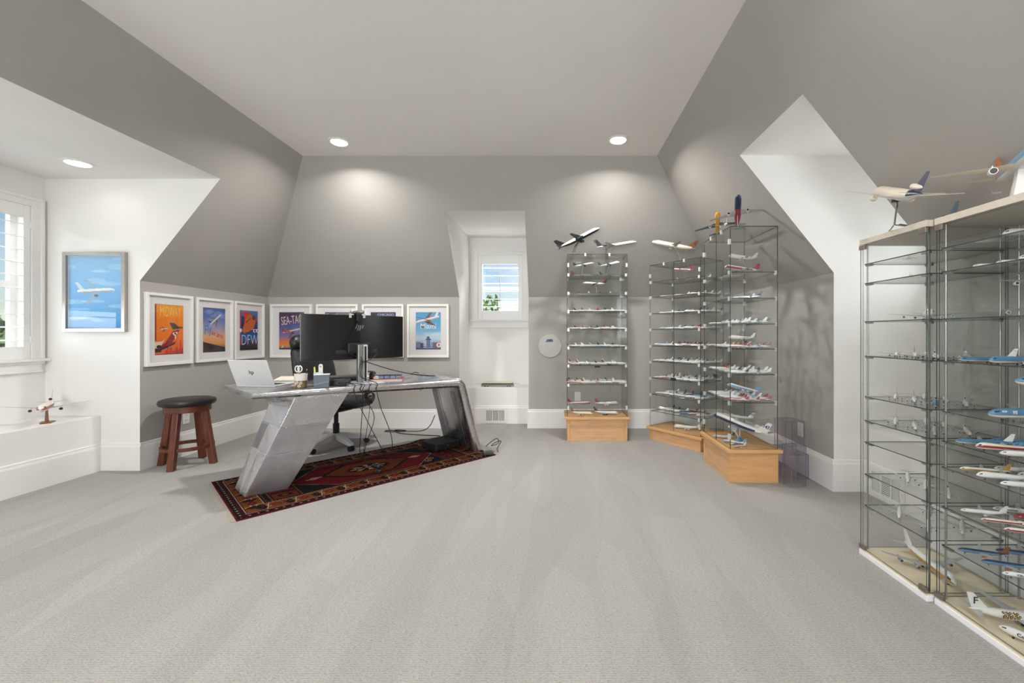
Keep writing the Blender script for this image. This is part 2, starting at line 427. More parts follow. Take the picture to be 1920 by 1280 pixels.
# left dormer
for nm, y, lab in (('wall_left_dormer_far', LY1, 'white cheek of the left dormer carrying the blue picture'), ('wall_left_dormer_near', LY0, 'near white cheek of the left dormer, out of frame')):
    cheek(nm, [(LXW, y, 0), (XL, y, 0), (XL, y, ZK), (sl(ZD), y, ZD), (LXW, y, ZD)], lab)
struct('ceiling_left_dormer', MB().poly([(LXW, LY0, ZD), (LXW, LY1, ZD), (sl(ZD), LY1, ZD), (sl(ZD), LY0, ZD)]), M_WHITE, 'white ceiling of the left dormer with one recessed light', 'ceiling')
# right dormer
for nm, y, lab in (('wall_right_dormer_far', RY1, 'white cheek of the right dormer beside the near cabinets'), ('wall_right_dormer_near', RY0, 'near white cheek of the right dormer, hidden behind cabinets')):
    cheek(nm, [(RXW, y, 0), (XR, y, 0), (XR, y, ZK), (sr(ZD), y, ZD), (RXW, y, ZD)], lab)
struct('ceiling_right_dormer', MB().poly([(RXW, RY0, ZD), (RXW, RY1, ZD), (sr(ZD), RY1, ZD), (sr(ZD), RY0, ZD)]), M_WHITE, 'white ceiling of the right dormer', 'ceiling')
# back dormer
for nm, x, lab in (('wall_back_dormer_left', BX0, 'white left cheek of the back dormer'), ('wall_back_dormer_right', BX1, 'white right cheek of the back dormer, hidden from view')):
    cheek(nm, [(x, BYW, 0), (x, YB, 0), (x, YB, ZK), (x, sb(ZD), ZD), (x, BYW, ZD)], lab)
struct('ceiling_back_dormer', MB().poly([(BX0, BYW, ZD), (BX1, BYW, ZD), (BX1, sb(ZD), ZD), (BX0, sb(ZD), ZD)]), M_WHITE, 'white ceiling of the back dormer', 'ceiling')

# window walls with openings: local x along the wall, z up
def window_wall(name, P, x0, x1, holes, label):
    b = MB(); xs = x0
    for (h0, h1, z0, z1) in holes:
        b.poly([P(xs, 0), P(h0, 0), P(h0, ZD), P(xs, ZD)])
        b.poly([P(h0, 0), P(h1, 0), P(h1, z0), P(h0, z0)]).poly([P(h0, z1), P(h1, z1), P(h1, ZD), P(h0, ZD)])
        xs = h1
    b.poly([P(xs, 0), P(x1, 0), P(x1, ZD), P(xs, ZD)])
    struct(name, b, M_WHITE, label, 'wall')

# ledges (built-in benches) in the dormers
def ledge(name, a, bb, label):
    struct(name, MB().box(a, bb), M_TRIM, label, 'ledge', bevel=0.004)
ledge('trim_1', (LXW, LY0, 0), (LXB, LY1, BENCH), 'white built-in ledge under the left dormer window')
ledge('trim_2', (BX0, BYB, 0), (BX1, BYW, BENCH), 'white built-in ledge under the back dormer window')
ledge('trim_3', (RXB, RY0, 0), (RXW, RY1, BENCH), 'white built-in ledge in the right dormer')

# baseboards: 0.24 high, stepped cap
def baseboard(name, p, q, nrm, label):
    p = Vector((*p, 0)); q = Vector((*q, 0)); nv = Vector((*nrm, 0)); b = MB()
    prof = [(0, 0), (.017, 0), (.017, .205), (.012, .222), (.012, .234), (.006, .24), (0, .24)]
    A = [p + nv*d + Vector((0, 0, z)) for d, z in prof]; B = [q + nv*d + Vector((0, 0, z)) for d, z in prof]
    n = len(prof); b.add([tuple(v) for v in A + B], [(i, (i+1) % n, n+(i+1) % n, n+i) for i in range(n)] + [tuple(range(n-1, -1, -1)), tuple(range(n, 2*n))])
    struct(name, b, M_TRIM, label, 'baseboard')
T = .017
baseboard('baseboard_back_left', (XL, YB), (BX0, YB), (0, -1), 'white baseboard under the posters on the back wall')
baseboard('baseboard_back_right', (BX1-T, YB), (XR-T, YB), (0, -1), 'white baseboard behind the glass towers')
baseboard('baseboard_left', (XL, LY1), (XL, YB), (1, 0), 'white baseboard behind the stool')
baseboard('baseboard_left_cheek', (XL+T, LY1), (LXB, LY1), (0, -1), 'short white baseboard on the left dormer cheek')
baseboard('baseboard_left_ledge', (LXB, LY0), (LXB, LY1), (1, 0), 'white baseboard along the left dormer ledge')
baseboard('baseboard_left_near', (XL, YF), (XL, LY0), (1, 0), 'white baseboard of the left wall behind the camera')
baseboard('baseboard_right', (XR, RY1), (XR, YB), (-1, 0), 'white baseboard on the right wall beside the acrylic boxes')
baseboard('baseboard_right_cheek', (XR-T, RY1), (RXB, RY1), (0, -1), 'short white baseboard on the right dormer cheek')
baseboard('baseboard_right_ledge', (RXB, RY0), (RXB, RY1), (-1, 0), 'white baseboard along the right dormer ledge')
baseboard('baseboard_right_near', (XR, YF), (XR, RY0), (-1, 0), 'white baseboard behind the near cabinets')
baseboard('baseboard_back_ledge', (BX0, BYB), (BX1, BYB), (0, -1), 'white baseboard along the back dormer ledge')
baseboard('baseboard_back_cheek', (BX0, YB), (BX0, BYB), (1, 0), 'short white baseboard on the back dormer cheek')

# ---------------------------------------------------------------- windows with plantation shutters
def make_window(name, loc, rz, w, h, panels, label, depth=0.2, nsl=10, slat_pitch=0.115, rail=0.075, stile=0.05, tilt=6, rod=False, shutters=True):
    """local x along the wall, +y outward (away from the room), z up; origin = lower left corner of the opening"""
    W = empty(name, loc, rz); tag(W, label, 'window', None, 'structure')
    cw = 0.075
    b = MB()
    b.box((-cw, -.02, -.0), (0, 0, h+cw)); b.box((w, -.02, -.0), (w+cw, 0, h+cw)); b.box((0, -.02, h), (w, 0, h+cw))
    b.build('casing', M_TRIM, W, bevel=.004)
    b = MB(); b.box((-cw-.012, -.032, h+cw-.022), (w+cw+.012, 0, h+cw+.004)); b.box((-cw-.012, -.032, 0), (-cw+.012, 0, h+cw-.022)); b.box((w+cw-.012, -.032, 0), (w+cw+.012, 0, h+cw-.022))
    b.build('backband', M_TRIM, W, bevel=.003)
    MB().box((-cw-.035, -.06, -.025), (w+cw+.035, .02, 0)).build('sill', M_TRIM, W, bevel=.006)
    b = MB(); b.box((-cw, -.018, -.115), (w+cw, 0, -.025)); b.box((-cw-.012, -.034, -.045), (w+cw+.012, 0, -.025)); b.box((-cw, -.03, -.118), (w+cw, 0, -.104))
    b.build('apron', M_TRIM, W, bevel=.004)
    b = MB(); b.box((-.015, 0, 0), (0, depth, h)); b.box((w, 0, 0), (w+.015, depth, h)); b.box((-.015, 0, h), (w+.015, depth, h+.015)); b.box((-.015, 0, -.015), (w+.015, depth, 0))
    b.build('jamb', M_TRIM, W)
    d = depth - .045; f = .04
    b = MB(); b.box((0, d, 0), (f, d+.04, h)); b.box((w-f, d, 0), (w, d+.04, h)); b.box((f, d, h-f), (w-f, d+.04, h)); b.box((f, d, 0), (w-f, d+.04, f+.02))
    b.box((f, d-.01, h*.47), (w-f, d+.04, h*.47+.05))
    for i in range(1, panels):
        b.box((w*i/panels-.02, d, f), (w*i/panels+.02, d+.04, h-f))
    sash = b.build('sash', M_TRIM, W)
    for i in range(panels):
        x0, x1 = w*i/panels + (f if i == 0 else .02), w*(i+1)/panels - (f if i == panels-1 else .02)
        MB().box((x0, d+.012, f+.02), (x1, d+.018, h*.47)).build('pane', M_WGLASS, sash)
        MB().box((x0, d+.012, h*.47+.05), (x1, d+.018, h-f)).build('pane', M_WGLASS, sash)
    if not shutters: return W
    pw = w/panels
    lz0, lz1 = rail, h - rail; pitch = (lz1 - lz0)/nsl
    sm = MB()
    hw = pw/2 - stile - .003; dz = .036; t = .0045
    prof = [(-dz, 0), (-dz*.5, t), (0, t*1.15), (dz*.5, t), (dz, 0), (dz*.5, -t), (0, -t*1.15), (-dz*.5, -t)]
    sm.rings([[(-hw, y, z) for y, z in prof], [(hw, y, z) for y, z in prof]])
    slat_me = sm.mesh('slat', M_SHUT, 50)
    for i in range(panels):
        b = MB(); x0 = pw*i
        b.box((x0+.002, -.012, 0), (x0+stile, .016, h)); b.box((x0+pw-stile, -.012, 0), (x0+pw-.002, .016, h))
        b.box((x0+stile, -.012, 0), (x0+pw-stile, .016, rail)); b.box((x0+stile, -.012, h-rail), (x0+pw-stile, .016, h))
        p = b.build('shutter_panel', M_SHUT, W, bevel=.003)
        for k in range(nsl):
            inst('slat', slat_me, p, (x0+pw/2, .004, lz0 + pitch*(k+.5)), (R_(tilt), 0, 0))
        if rod: MB().box((x0+pw/2-.006, -.045, lz0+.02), (x0+pw/2+.006, -.034, lz1-.02)).build('tilt_rod', M_SHUT, p, bevel=.002)
        for z in (.16, h-.16): MB().cyl((x0+(.004 if i == 0 else pw-.004), -.016, z-.03), (x0+(.004 if i == 0 else pw-.004), -.016, z+.03), .005, n=8).build('hinge', M_SHUT, p)
    return W

# left dormer: windows in the wall x = LXW; wall local x runs along +y, outward is -x
PL = lambda s, z: (LXW, s, z)
lw_z0, lw_z1 = 0.985, 2.285
window_wall('wall_left_dormer_window', PL, LY0, LY1, [(0.62, 2.02, lw_z0, lw_z1), (2.24, 3.64, lw_z0, lw_z1)], 'white window wall of the left dormer')
make_window('window_1', (LXW, 2.24, lw_z0), PI/2, 1.40, lw_z1-lw_z0, 2, 'bright shuttered window at the left edge above the ledge', depth=.16, nsl=10, rail=.105)
make_window('window_2', (LXW, 0.62, lw_z0), PI/2, 1.40, lw_z1-lw_z0, 2, 'second shuttered window of the left dormer, out of frame', depth=.16, nsl=10, rail=.105)
# back dormer window
bw0, bw1, bz0, bz1 = -1.10, -0.468, 1.40, 2.31
window_wall('wall_back_dormer_window', lambda s, z: (s, BYW, z), BX0, BX1, [(bw0, bw1, bz0, bz1)], 'white window wall of the back dormer')
make_window('window_3', (bw0, BYW, bz0), 0, bw1-bw0, bz1-bz0, 1, 'small shuttered window in the back dormer above the ledge', depth=.16, nsl=6, rail=.125, stile=.062, rod=True)
# right dormer window
window_wall('wall_right_dormer_window', lambda s, z: (RXW, s, z), RY0, RY1, [(2.55, 3.13, 1.40, 2.31)], 'white window wall of the right dormer, hidden from view')
make_window('window_4', (RXW, 3.13, 1.40), -PI/2, .58, .91, 1, 'small shuttered window in the right dormer, hidden from view', depth=.16, nsl=6, rail=.125, stile=.062)

make_window('added_gable_window', (gx1, YF, gz0), PI, gx1-gx0, gz1-gz0, 3, 'wide gable window added behind the camera to pass fill light, unseen', depth=.16, shutters=False)  # unseen window, added so that fill light reaches the back wall

# ---------------------------------------------------------------- recessed lights (each with its own lamp)
def can_light(x, y, z, label, watts=CAN_WATTS):
    c = empty('recessed_light', (x, y, z)); tag(c, label, 'light', 'recessed ceiling lights')
    b = MB(); n = 32
    prof = [(.098, 0), (.098, -.006), (.078, -.008), (.072, -.003), (.070, .0)]
    rs = [[(r*math.cos(2*PI*j/n), r*math.sin(2*PI*j/n), zz) for j in range(n)] for r, zz in prof]
    b.rings(rs, caps=False); b.build('trim_ring', M_TRIM, c, smooth=40)
    MB().lathe([(.0705, -.0015), (.0705, -.0035), (.05, -.0042), (.002, -.0046)], 32).build('lens', M_LAMP, c, smooth=60)
    d = bpy.data.lights.new('recessed_lamp', 'AREA'); d.shape = 'DISK'; d.size = .13; d.energy = watts; d.color = CAN_COLOR; d.spread = R_(155)
    o = bpy.data.objects.new('recessed_lamp', d); o.location = (0, 0, -.012); o.parent = c; o.visible_camera = True
    col.objects.link(o)
can_light(-2.056, 4.052, ZC, 'recessed ceiling light above the desk posters, left of the pair')
can_light(0.587, 4.008, ZC, 'recessed ceiling light near the glass towers, right of the pair')
for x in (-2.056, 0.587):
    for y in (1.35, -1.3):
        can_light(x, y, ZC, 'recessed ceiling light out of frame, %s row, %s side' % ('middle' if y > 0 else 'rear', 'left' if x < 0 else 'right'), 9.0 if y > 0 else 18.0)
can_light(-3.815, 3.407, ZD, 'recessed light in the white left dormer ceiling', .3)
can_light(-3.815, 1.6, ZD, 'second recessed light of the left dormer, out of frame', 2.5)
# ---------------------------------------------------------------- outside: ground and trees seen through the windows
M_GRASS = mat('lawn', srgb(96, 120, 62), 0.95, var=0.3, scale=0.6)
struct('floor_garden', MB().poly([(-160, -160, -4.2), (160, -160, -4.2), (160, 160, -4.2), (-160, 160, -4.2)]), M_GRASS, 'green lawn far below the windows', 'lawn')
M_BARK = mat('bark', srgb(88, 74, 60), 0.9, var=0.25, scale=12, bump=.4, bscale=40)
def tree(loc, h, r, shade, label, seed):
    rg = random.Random(seed)
    t = empty('leafy_tree', loc); tag(t, label, 'tree', 'trees outside the windows')
    b = MB(); b.tube([(0, 0, 0), (.1, .05, h*.35), (0, .1, h*.75)], .22, 8, 0, .08)
    for k in range(6):
        a = rg.uniform(0, 2*PI); z = h*rg.uniform(.4, .7)
        b.tube([(0, .05, z), (math.cos(a)*r*.35, math.sin(a)*r*.35, z+h*.12), (math.cos(a)*r*.7, math.sin(a)*r*.7, z+h*.2)], .07, 6, 0, .02)
    b.build('trunk', M_BARK, t, smooth=60)
    m = mat('leaves_%d' % shade, srgb(*[(104, 138, 58), (88, 124, 52), (122, 150, 70)][shade]), 0.7, var=0.35, scale=1.5)
    b = MB()
    cl = [(rg.gauss(0, .42), rg.gauss(0, .42), rg.gauss(0, .36)) for _ in range(26)]
    for c in cl:
        for k in range(130):
            d = Vector((rg.gauss(0, 1), rg.gauss(0, 1), rg.gauss(0, 1))).normalized()*rg.uniform(.6, 1)*.33
            p = Vector((c[0]*r, c[1]*r, h*.72 + c[2]*r)) + d*r
            u = Vector((rg.gauss(0, 1), rg.gauss(0, 1), rg.gauss(0, 1))).normalized(); w = u.orthogonal().normalized(); s_ = rg.uniform(.07, .13)*r/2
            b.poly([tuple(p-u*s_*1.5), tuple(p+w*s_*.7), tuple(p+u*s_*1.5), tuple(p-w*s_*.7)])
    tag(b.build('crown', m, t), kind='stuff')
tree((-2.95, 17.0, -4.2), 7.2, 1.5, 0, 'bright leafy tree seen low in the back dormer window', 1)
tree((-1.3, 21.5, -4.2), 6.3, 1.3, 2, 'pale green tree at the right of the back dormer window', 2)
tree((-13.6, 10.3, -4.2), 6.2, 2.0, 1, 'green tree at the left edge beyond the shuttered window', 3)
tree((-17.0, 16.6, -4.2), 6.6, 2.3, 0, 'tree behind the shutters of the left window', 4)
tree((-16.0, 4.0, -4.2), 6.2, 2.6, 2, 'pale tree beyond the left dormer, out of frame', 5)

# ---------------------------------------------------------------- rug
def make_rug():
    L_, W_ = 2.08, 1.02
    w, h = 400, 196
    c = Canvas(w, h, (28, 22, 26)); U, V = c.U*L_, c.V*W_
    rg = np.random.default_rng(3)
    BLK, RED, DRD, GLD, NAV, CRM, ORG = (18, 12, 14), (92, 12, 22), (56, 10, 16), (104, 57, 15), (20, 20, 32), (166, 142, 116), (92, 37, 13)
    d = np.minimum(np.minimum(U, L_-U), np.minimum(V, W_-V))       # distance to the edge
    along = np.where(np.minimum(V, W_-V) < np.minimum(U, L_-U), U, V)
    c.paint(d < .012, RED)
    c.paint((d >= .012) & (d < .06), BLK)
    tri = np.abs(((along/.05) % 1) - .5)*2
    c.paint((d >= .018) & (d < .055) & (tri < (d-.018)/.037), DRD)
    c.paint((d >= .028) & (d < .038) & (tri < .3), CRM)
    c.paint((d >= .06) & (d < .066), CRM)
    c.paint((d >= .066) & (d < .074), DRD)
    # main border, gold with red and dark lozenges and white hooks
    mb_ = (d >= .074) & (d < .185); c.paint(mb_, GLD)
    per = (along/.17) % 1; q = (d-.13)/.05
    c.paint(mb_ & (np.abs(per-.5)*2.4 + np.abs(q)*.9 < .62), RED)
    c.paint(mb_ & (np.abs(per-.5)*2.4 + np.abs(q)*.9 < .24), GLD)
    c.paint(mb_ & (np.abs((per+.5) % 1 - .5)*2.8 + np.abs(q)*.7 < .72), BLK)
    c.paint(mb_ & (np.abs((per+.5) % 1 - .5)*4 + np.abs(q-.2)*1.6 < .22), ORG)
    hook = (np.abs(per-.18-q*.08) < .018) | ((np.abs(q-.35) < .1) & (np.abs(per-.15) < .06)) | ((np.abs(q+.35) < .1) & (np.abs(per-.22) < .06))
    c.paint(mb_ & hook, CRM)
    hk2 = (np.abs(per-.82+q*.08) < .016) | ((np.abs(q+.5) < .1) & (np.abs(per-.86) < .05))
    c.paint(mb_ & hk2, DRD)
    c.paint((d >= .185) & (d < .19), CRM); c.paint((d >= .19) & (d < .205), BLK)
    c.paint((d >= .205) & (d < .212) & (((along/.02) % 1) < .5), GLD)
    # field
    f = d >= .212; c.paint(f, BLK)
    c.paint(f & (U > L_*.55) & (V > 0), NAV)
    cx, cy = L_/2, W_/2
    ux, vy = np.abs(U-cx), np.abs(V-cy)
    for e in (.24, L_-.24):        # end panels
        s0, s1 = (e, e+.2) if e < 1 else (e-.2, e)
        pn = f & (U > s0) & (U < s1); c.paint(pn & (np.minimum(U-s0, s1-U) < .008), GLD)
        for k in range(4):
            y0 = .23 + k*.145
            c.paint(pn & (U > s0+.02) & (U < s1-.02) & (V > y0) & (V < y0+.12), (ORG, RED, DRD, GLD)[k])
            c.paint(pn & (((U-(s0+s1)/2)/.05)**2 + ((V-y0-.06)/.035)**2 < 1), BLK)
            c.paint(pn & (((U-(s0+s1)/2)/.025)**2 + ((V-y0-.06)/.018)**2 < 1), GLD)
    hexm = f & (ux/.60 + vy/.62 < 1.0) & (vy < .27); rim = f & (ux/.625 + vy/.65 < 1.0) & (vy < .284)
    c.paint(rim, CRM); c.paint(f & (ux/.618 + vy/.64 < 1.0) & (vy < .28), DRD); c.paint(hexm, RED)
    st = ((U*60).astype(int) + (V*60).astype(int)) % 2 == 0
    in1 = f & (ux/.36 + vy/.30 < 1.0) & (vy < .19)
    c.paint(f & (ux/.40 + vy/.34 < 1.0) & (vy < .21), BLK); c.paint(in1, ORG); c.paint(in1 & st, GLD)
    in2 = f & ((ux/.2)**2 + (vy/.10)**2 < 1); c.paint(in2, RED)
    c.paint(f & ((ux/.17)**2 + (vy/.085)**2 < 1), BLK)
    ang = np.arctan2((V-cy)*2, U-cx); rad = np.sqrt((ux/.17)**2 + (vy/.085)**2)
    c.paint((rad < .9) & (rad > .35) & (np.cos(ang*8) > .35), CRM); c.paint((rad < .3), RED); c.paint((rad < .15), CRM)
    for s in (-1, 1):               # hooked finials
        px = cx + s*.44
        c.paint(f & (np.abs(U-px) < .06) & (np.abs(V-cy) < .008), CRM)
        c.paint(f & ((((U-px)/.035)**2 + ((V-cy)/.03)**2 < 1)) & ((((U-px)/.022)**2 + ((V-cy)/.018)**2 > 1)), CRM)
    # scattered flowers
    for k in range(34):
        fx, fy = rg.uniform(.42, L_-.42), rg.uniform(.24, W_-.24)
        if abs(fx-cx)/.62 + abs(fy-cy)/.64 < 1.08: continue
        dd = np.sqrt((U-fx)**2 + (V-fy)**2); aa = np.arctan2(V-fy, U-fx)
        c.paint(f & (dd < .034) & (np.cos(aa*6) > .1) & (dd > .01), [(196, 176, 150), (150, 60, 60), (190, 130, 50)][k % 3]); c.paint(f & (dd < .01), (170, 40, 40))
    # hand-woven unevenness: stray darker/lighter knots
    c.a *= .84
    c.noise(.22, 4)
    org = Vector((-2.037, 2.722, 0)); ang = math.atan2(1.494, 1.448)
    r_ = empty('persian_rug', (org.x, org.y, 0), ang)
    tag(r_, 'red and gold tribal patterned rug with dark field lying under the desk', 'rug')
    def zf(x, y):
        wave = .004*np.sin(x*9 + y*3) + .003*np.sin(x*17 - y*8)
        edge = np.clip(np.minimum(np.minimum(x, L_-x), np.minimum(y, W_-y))/.03, 0, 1)
        return .0075 + wave*.35*edge + .02*np.exp(-((x-1.82)/.1)**2 - ((y-1.0)/.09)**2)
    me = c.mesh('pile', L_, W_, vcol_mat('woven_wool', .95, .6, 500, .1), 'xy', zf)
    inst('pile', me, r_)
    MB().box((0, 0, .0005), (L_, W_, .0035)).build('backing', mat('rug_edge', srgb(110, 26, 34), .95, var=.3, scale=60), r_)
    b = MB(); rr = random.Random(5)
    for e, sg in ((0, -1), (L_, 1)):
        for k in range(240):
            y = (k+.5)/240*W_; l_ = rr.uniform(.025, .05); dy = rr.uniform(-.012, .012)
            b.poly([(e, y-.0012, .003), (e, y+.0012, .003), (e+sg*l_*.5, y+dy*.4+.001, .006), (e+sg*l_*.5, y+dy*.4-.001, .006)])
            b.poly([(e+sg*l_*.5, y+dy*.4-.001, .006), (e+sg*l_*.5, y+dy*.4+.001, .006), (e+sg*l_, y+dy+.0008, .002), (e+sg*l_, y+dy-.0008, .002)])
    tag(b.build('fringe', mat('fringe_cotton', srgb(196, 184, 164), .95, var=.15, scale=80), r_), kind='stuff')
make_rug()

# ---------------------------------------------------------------- aluminium wing desk
DO = Vector((-2.267, 3.11, 0.008)); DA = math.atan2(1.24, 1.523)
DZ = 0.757                                        # height of the desk top
def metal_mat(name, base, rough, var, pscale):
    m = mat(name, base, rough, 1.0, var=var, scale=pscale)
    n = m.node_tree.nodes; l = m.node_tree.links; b = n['Principled BSDF']
    c = n['Texture Coordinate']
    t = n.new('ShaderNodeTexNoise'); t.inputs['Scale'].default_value = 7; t.inputs['Detail'].default_value = 5
    l.new(c.outputs['Object'], t.inputs['Vector'])
    mr = n.new('ShaderNodeMapRange'); mr.inputs['To Min'].default_value = rough*.85; mr.inputs['To Max'].default_value = rough*1.2
    l.new(t.outputs['Fac'], mr.inputs['Value']); l.new(mr.outputs['Result'], b.inputs['Roughness'])
    t2 = n.new('ShaderNodeTexNoise'); t2.inputs['Scale'].default_value = 9; bp = n.new('ShaderNodeBump'); bp.inputs['Strength'].default_value = .012; bp.inputs['Distance'].default_value = .01
    l.new(c.outputs['Object'], t2.inputs['Vector']); l.new(t2.outputs['Fac'], bp.inputs['Height']); l.new(bp.outputs['Normal'], b.inputs['Normal'])
    return m
M_ALU = metal_mat('riveted_aluminium', srgb(196, 195, 197), .27, .1, 6)
M_ALU2 = metal_mat('brushed_aluminium_panel', srgb(174, 173, 176), .33, .12, 9)
M_ALU3 = metal_mat('dull_aluminium_patch', srgb(140, 140, 145), .38, .14, 9)
M_CHROME = mat('chrome', srgb(205, 206, 208), .18, 1.0, var=.03)
M_STEEL = mat('satin_steel', srgb(168, 168, 166), .35, 1.0, var=.04)
M_BLACK = mat('black_plastic', srgb(24, 24, 26), .45, var=.1)
M_BLACK2 = mat('matt_black_plastic', srgb(34, 34, 36), .65, var=.1)
M_RUBBER = mat('black_cable_rubber', srgb(18, 18, 19), .6, var=.1)
M_WPLAST = mat('white_plastic', srgb(232, 231, 228), .4, var=.02)

desk = empty('wing_desk', DO, DA)
tag(desk, 'riveted aluminium aircraft-wing desk with slanted legs standing on the rug', 'desk')
def desk_slab():
    z0 = -.008
    # outer path in (u, z): top, rounded corner, slanted right leg
    A = Vector((-.03, DZ+z0)); P = Vector((1.772, DZ+z0+.004)); Q = Vector((1.968, .0))
    d1 = (A-P).normalized(); d2 = (Q-P).normalized(); r = .11
    half = math.acos(max(-1, min(1, d1.dot(d2))))/2; tl = r/math.tan(half)
    p1 = P + d1*tl; p2 = P + d2*tl; bis = (d1+d2).normalized(); cc = P + bis*(r/math.sin(half))
    a1 = math.atan2(*(p1-cc).yx); a2 = math.atan2(*(p2-cc).yx)
    path = [A + (p1-A)*t for t in (0, .2, .4, .6, .8, .93)]
    path += [cc + Vector((math.cos(a1+(a2-a1)*k/10), math.sin(a1+(a2-a1)*k/10)))*r for k in range(11)]
    path += [p2 + (Q-p2)*t for t in (.15, .4, .7, 1.0)]
    n = len(path); b = MB(); rings = []
    for i, p in enumerate(path):
        t = (path[min(i+1, n-1)] - path[max(i-1, 0)]).normalized(); nn = Vector((t.y, -t.x))   # points inward (down / left)
        if i == n-1: nn = Vector((-1, 0))
        s = min(1, max(0, (p.x+.03)/1.8)); th = .042 + .05*s if p.y > .6 else .092 + .02*(.6-p.y)
        sec = []
        h = th/2
        for k in range(9):                         # rounded nose at the front (v = 0)
            a = PI/2 + PI*k/8; sec.append((h + h*math.cos(a), -h + h*math.sin(a)))
        sec += [(.30, -th), (.55, -th*.85), (.80, -th*.5), (.815, -th*.25), (.80, 0), (.55, 0), (.30, 0)]
        sk = max(0, 1 - (p.x+.03)/1.1)               # the left end is cut at a slant
        rings.append([(p.x + nn.x*(-w_) + sk*(.075 - .19*v), v, p.y + nn.y*(-w_)) for v, w_ in sec])
    b.rings(rings)
    return b.build('wing_top', M_ALU, desk, smooth=35)
desk_slab()
# left leg: leaning box with separate riveted sheets
def leg():
    bot = [(0, 0), (.268, 0), (.225, .27), (-.045, .27)]; top = [(.318, 0), (.70, 0), (.60, .30), (.205, .30)]
    zt = .703
    def P(f, u, v, off=0.0):            # point on the leg body at fraction f of the height, face coords
        pass
    lerp = lambda a, c, t: (a[0]+(c[0]-a[0])*t, a[1]+(c[1]-a[1])*t)
    b = MB(); N = 8; rings = []
    for k in range(N+1):
        t = k/N
        # upper end curves over towards the desk top
        rings.append([(*lerp(bot[i], top[i], t), zt*t) for i in range(4)])
    b.rings(rings); b.build('leg', M_ALU, desk, smooth=30)
    B = [Vector((*p, 0)) for p in bot]; Tt = [Vector((*p, zt)) for p in top]
    def sheet(ia, ib, s0, s1, t0, t1, m, name='leg_panel'):
        """panel on the face between corners ia and ib: s across, t up"""
        q = lambda s, t: (B[ia].lerp(B[ib], s)).lerp(Tt[ia].lerp(Tt[ib], s), t)
        c = [q(s0, t0), q(s1, t0), q(s1, t1), q(s0, t1)]
        n_ = (c[1]-c[0]).cross(c[3]-c[0]).normalized(); ctr = sum(B, Vector())/4*.5 + sum(Tt, Vector())/4*.5
        if n_.dot(c[0]-ctr) < 0: n_ = -n_
        bb = MB().prism([tuple(x) for x in c], n_*.0025); bb.build(name, m, desk, bevel=.0008)
        return q, n_
    riv = MB()
    def rivets(q, n_, pts):
        for s, t in pts:
            p = q(s, t) + n_*.0025; riv.sphere(tuple(p), .0032, 6, 0, 4)
    for (t0, t1, m) in ((.005, .395, M_ALU2), (.40, .685, M_ALU2), (.69, .985, M_ALU)):      # front face
        q, n_ = sheet(0, 1, .006, .994, t0, t1, m)
        rivets(q, n_, [(.04+.92*k/20, t1-.015) for k in range(21)])
    for (s0, s1, t0, t1, m) in ((.01, .49, .005, .42, M_ALU), (.51, .99, .005, .42, M_ALU), (.01, .60, .43, .70, M_ALU), (.61, .99, .43, .70, M_ALU3), (.01, .99, .71, .9, M_ALU)):
        q, n_ = sheet(0, 3, s0, s1, t0, t1, m)
        w_ = s1-s0
        rivets(q, n_, [(s0+.04*w_+.92*w_*k/10, t1-.012) for k in range(11)] + [(s1-.03, t0+(t1-t0)*k/14) for k in range(1, 14)])
    sheet(1, 2, .01, .99, .01, .98, M_ALU2)
    tag(riv.build('rivets', M_CHROME, desk, smooth=60), kind='stuff')
    # curved flange where the leg meets the top
    b = MB(); sec = []
    for k in range(9):
        a = PI/2*k/8; sec.append((.30 - .10*(1-math.cos(a))*1.0, .0 + .0, .0))
    rings = []
    for v in (.002, .298):
        ring = []
        for k in range(9):
            a = PI/2*k/8; ring.append((.33 - .16*(v/.3) - .12*(1-math.cos(a)), v, .62 + .083*math.sin(a)))
        ring += [(.36, v, .703), (.36, v, .62)]
        rings.append(ring)
    b.rings(rings); b.build('leg_flange', M_ALU, desk, smooth=40)
leg()
# seams and rivet rows on the wing itself
riv = MB()
for k in range(46):
    riv.sphere((.02+k*.037, .16, DZ-.0075), .003, 6, 0, 4)
for k in range(40):
    riv.sphere((1.0, .05+k*.018, DZ-.0075), .003, 6, 0, 4)
Pv, Qv = Vector((1.772, DZ)), Vector((1.968, 0.0)); nv_ = Vector((-(Pv-Qv).y, (Pv-Qv).x)).normalized()
for row in (.08, .32, .56):
    for k in range(26):
        p = Qv.lerp(Pv, .06+.8*k/25); riv.sphere((p.x - .096 - .01*(row == .08), row, p.y), .003, 6, 0, 4)
tag(riv.build('edge_rivets', M_CHROME, desk, smooth=60), kind='stuff')
for (v0, v1) in ((.14, .36), (.37, .58), (.59, .79)):       # sheets on the inner face of the right leg
    c4 = [Qv.lerp(Pv, .03), Qv.lerp(Pv, .80)]
    off = [.104, .098] if v0 < .3 else ([.098, .088] if v0 < .5 else [.08, .07])
    pts = [(c4[0].x-off[0], v0, c4[0].y), (c4[0].x-off[0]+.012, v1, c4[0].y), (c4[1].x-off[1]+.012, v1, c4[1].y), (c4[1].x-off[1], v0, c4[1].y)]
    MB().prism(pts, (-.003, 0, -.001)).build('inner_panel', M_ALU3, desk, bevel=.0008)

def on_desk(u, v, z=0.0):
    c, s = math.cos(DA), math.sin(DA); return Vector((DO.x + u*c - v*s, DO.y + u*s + v*c, DZ + z))

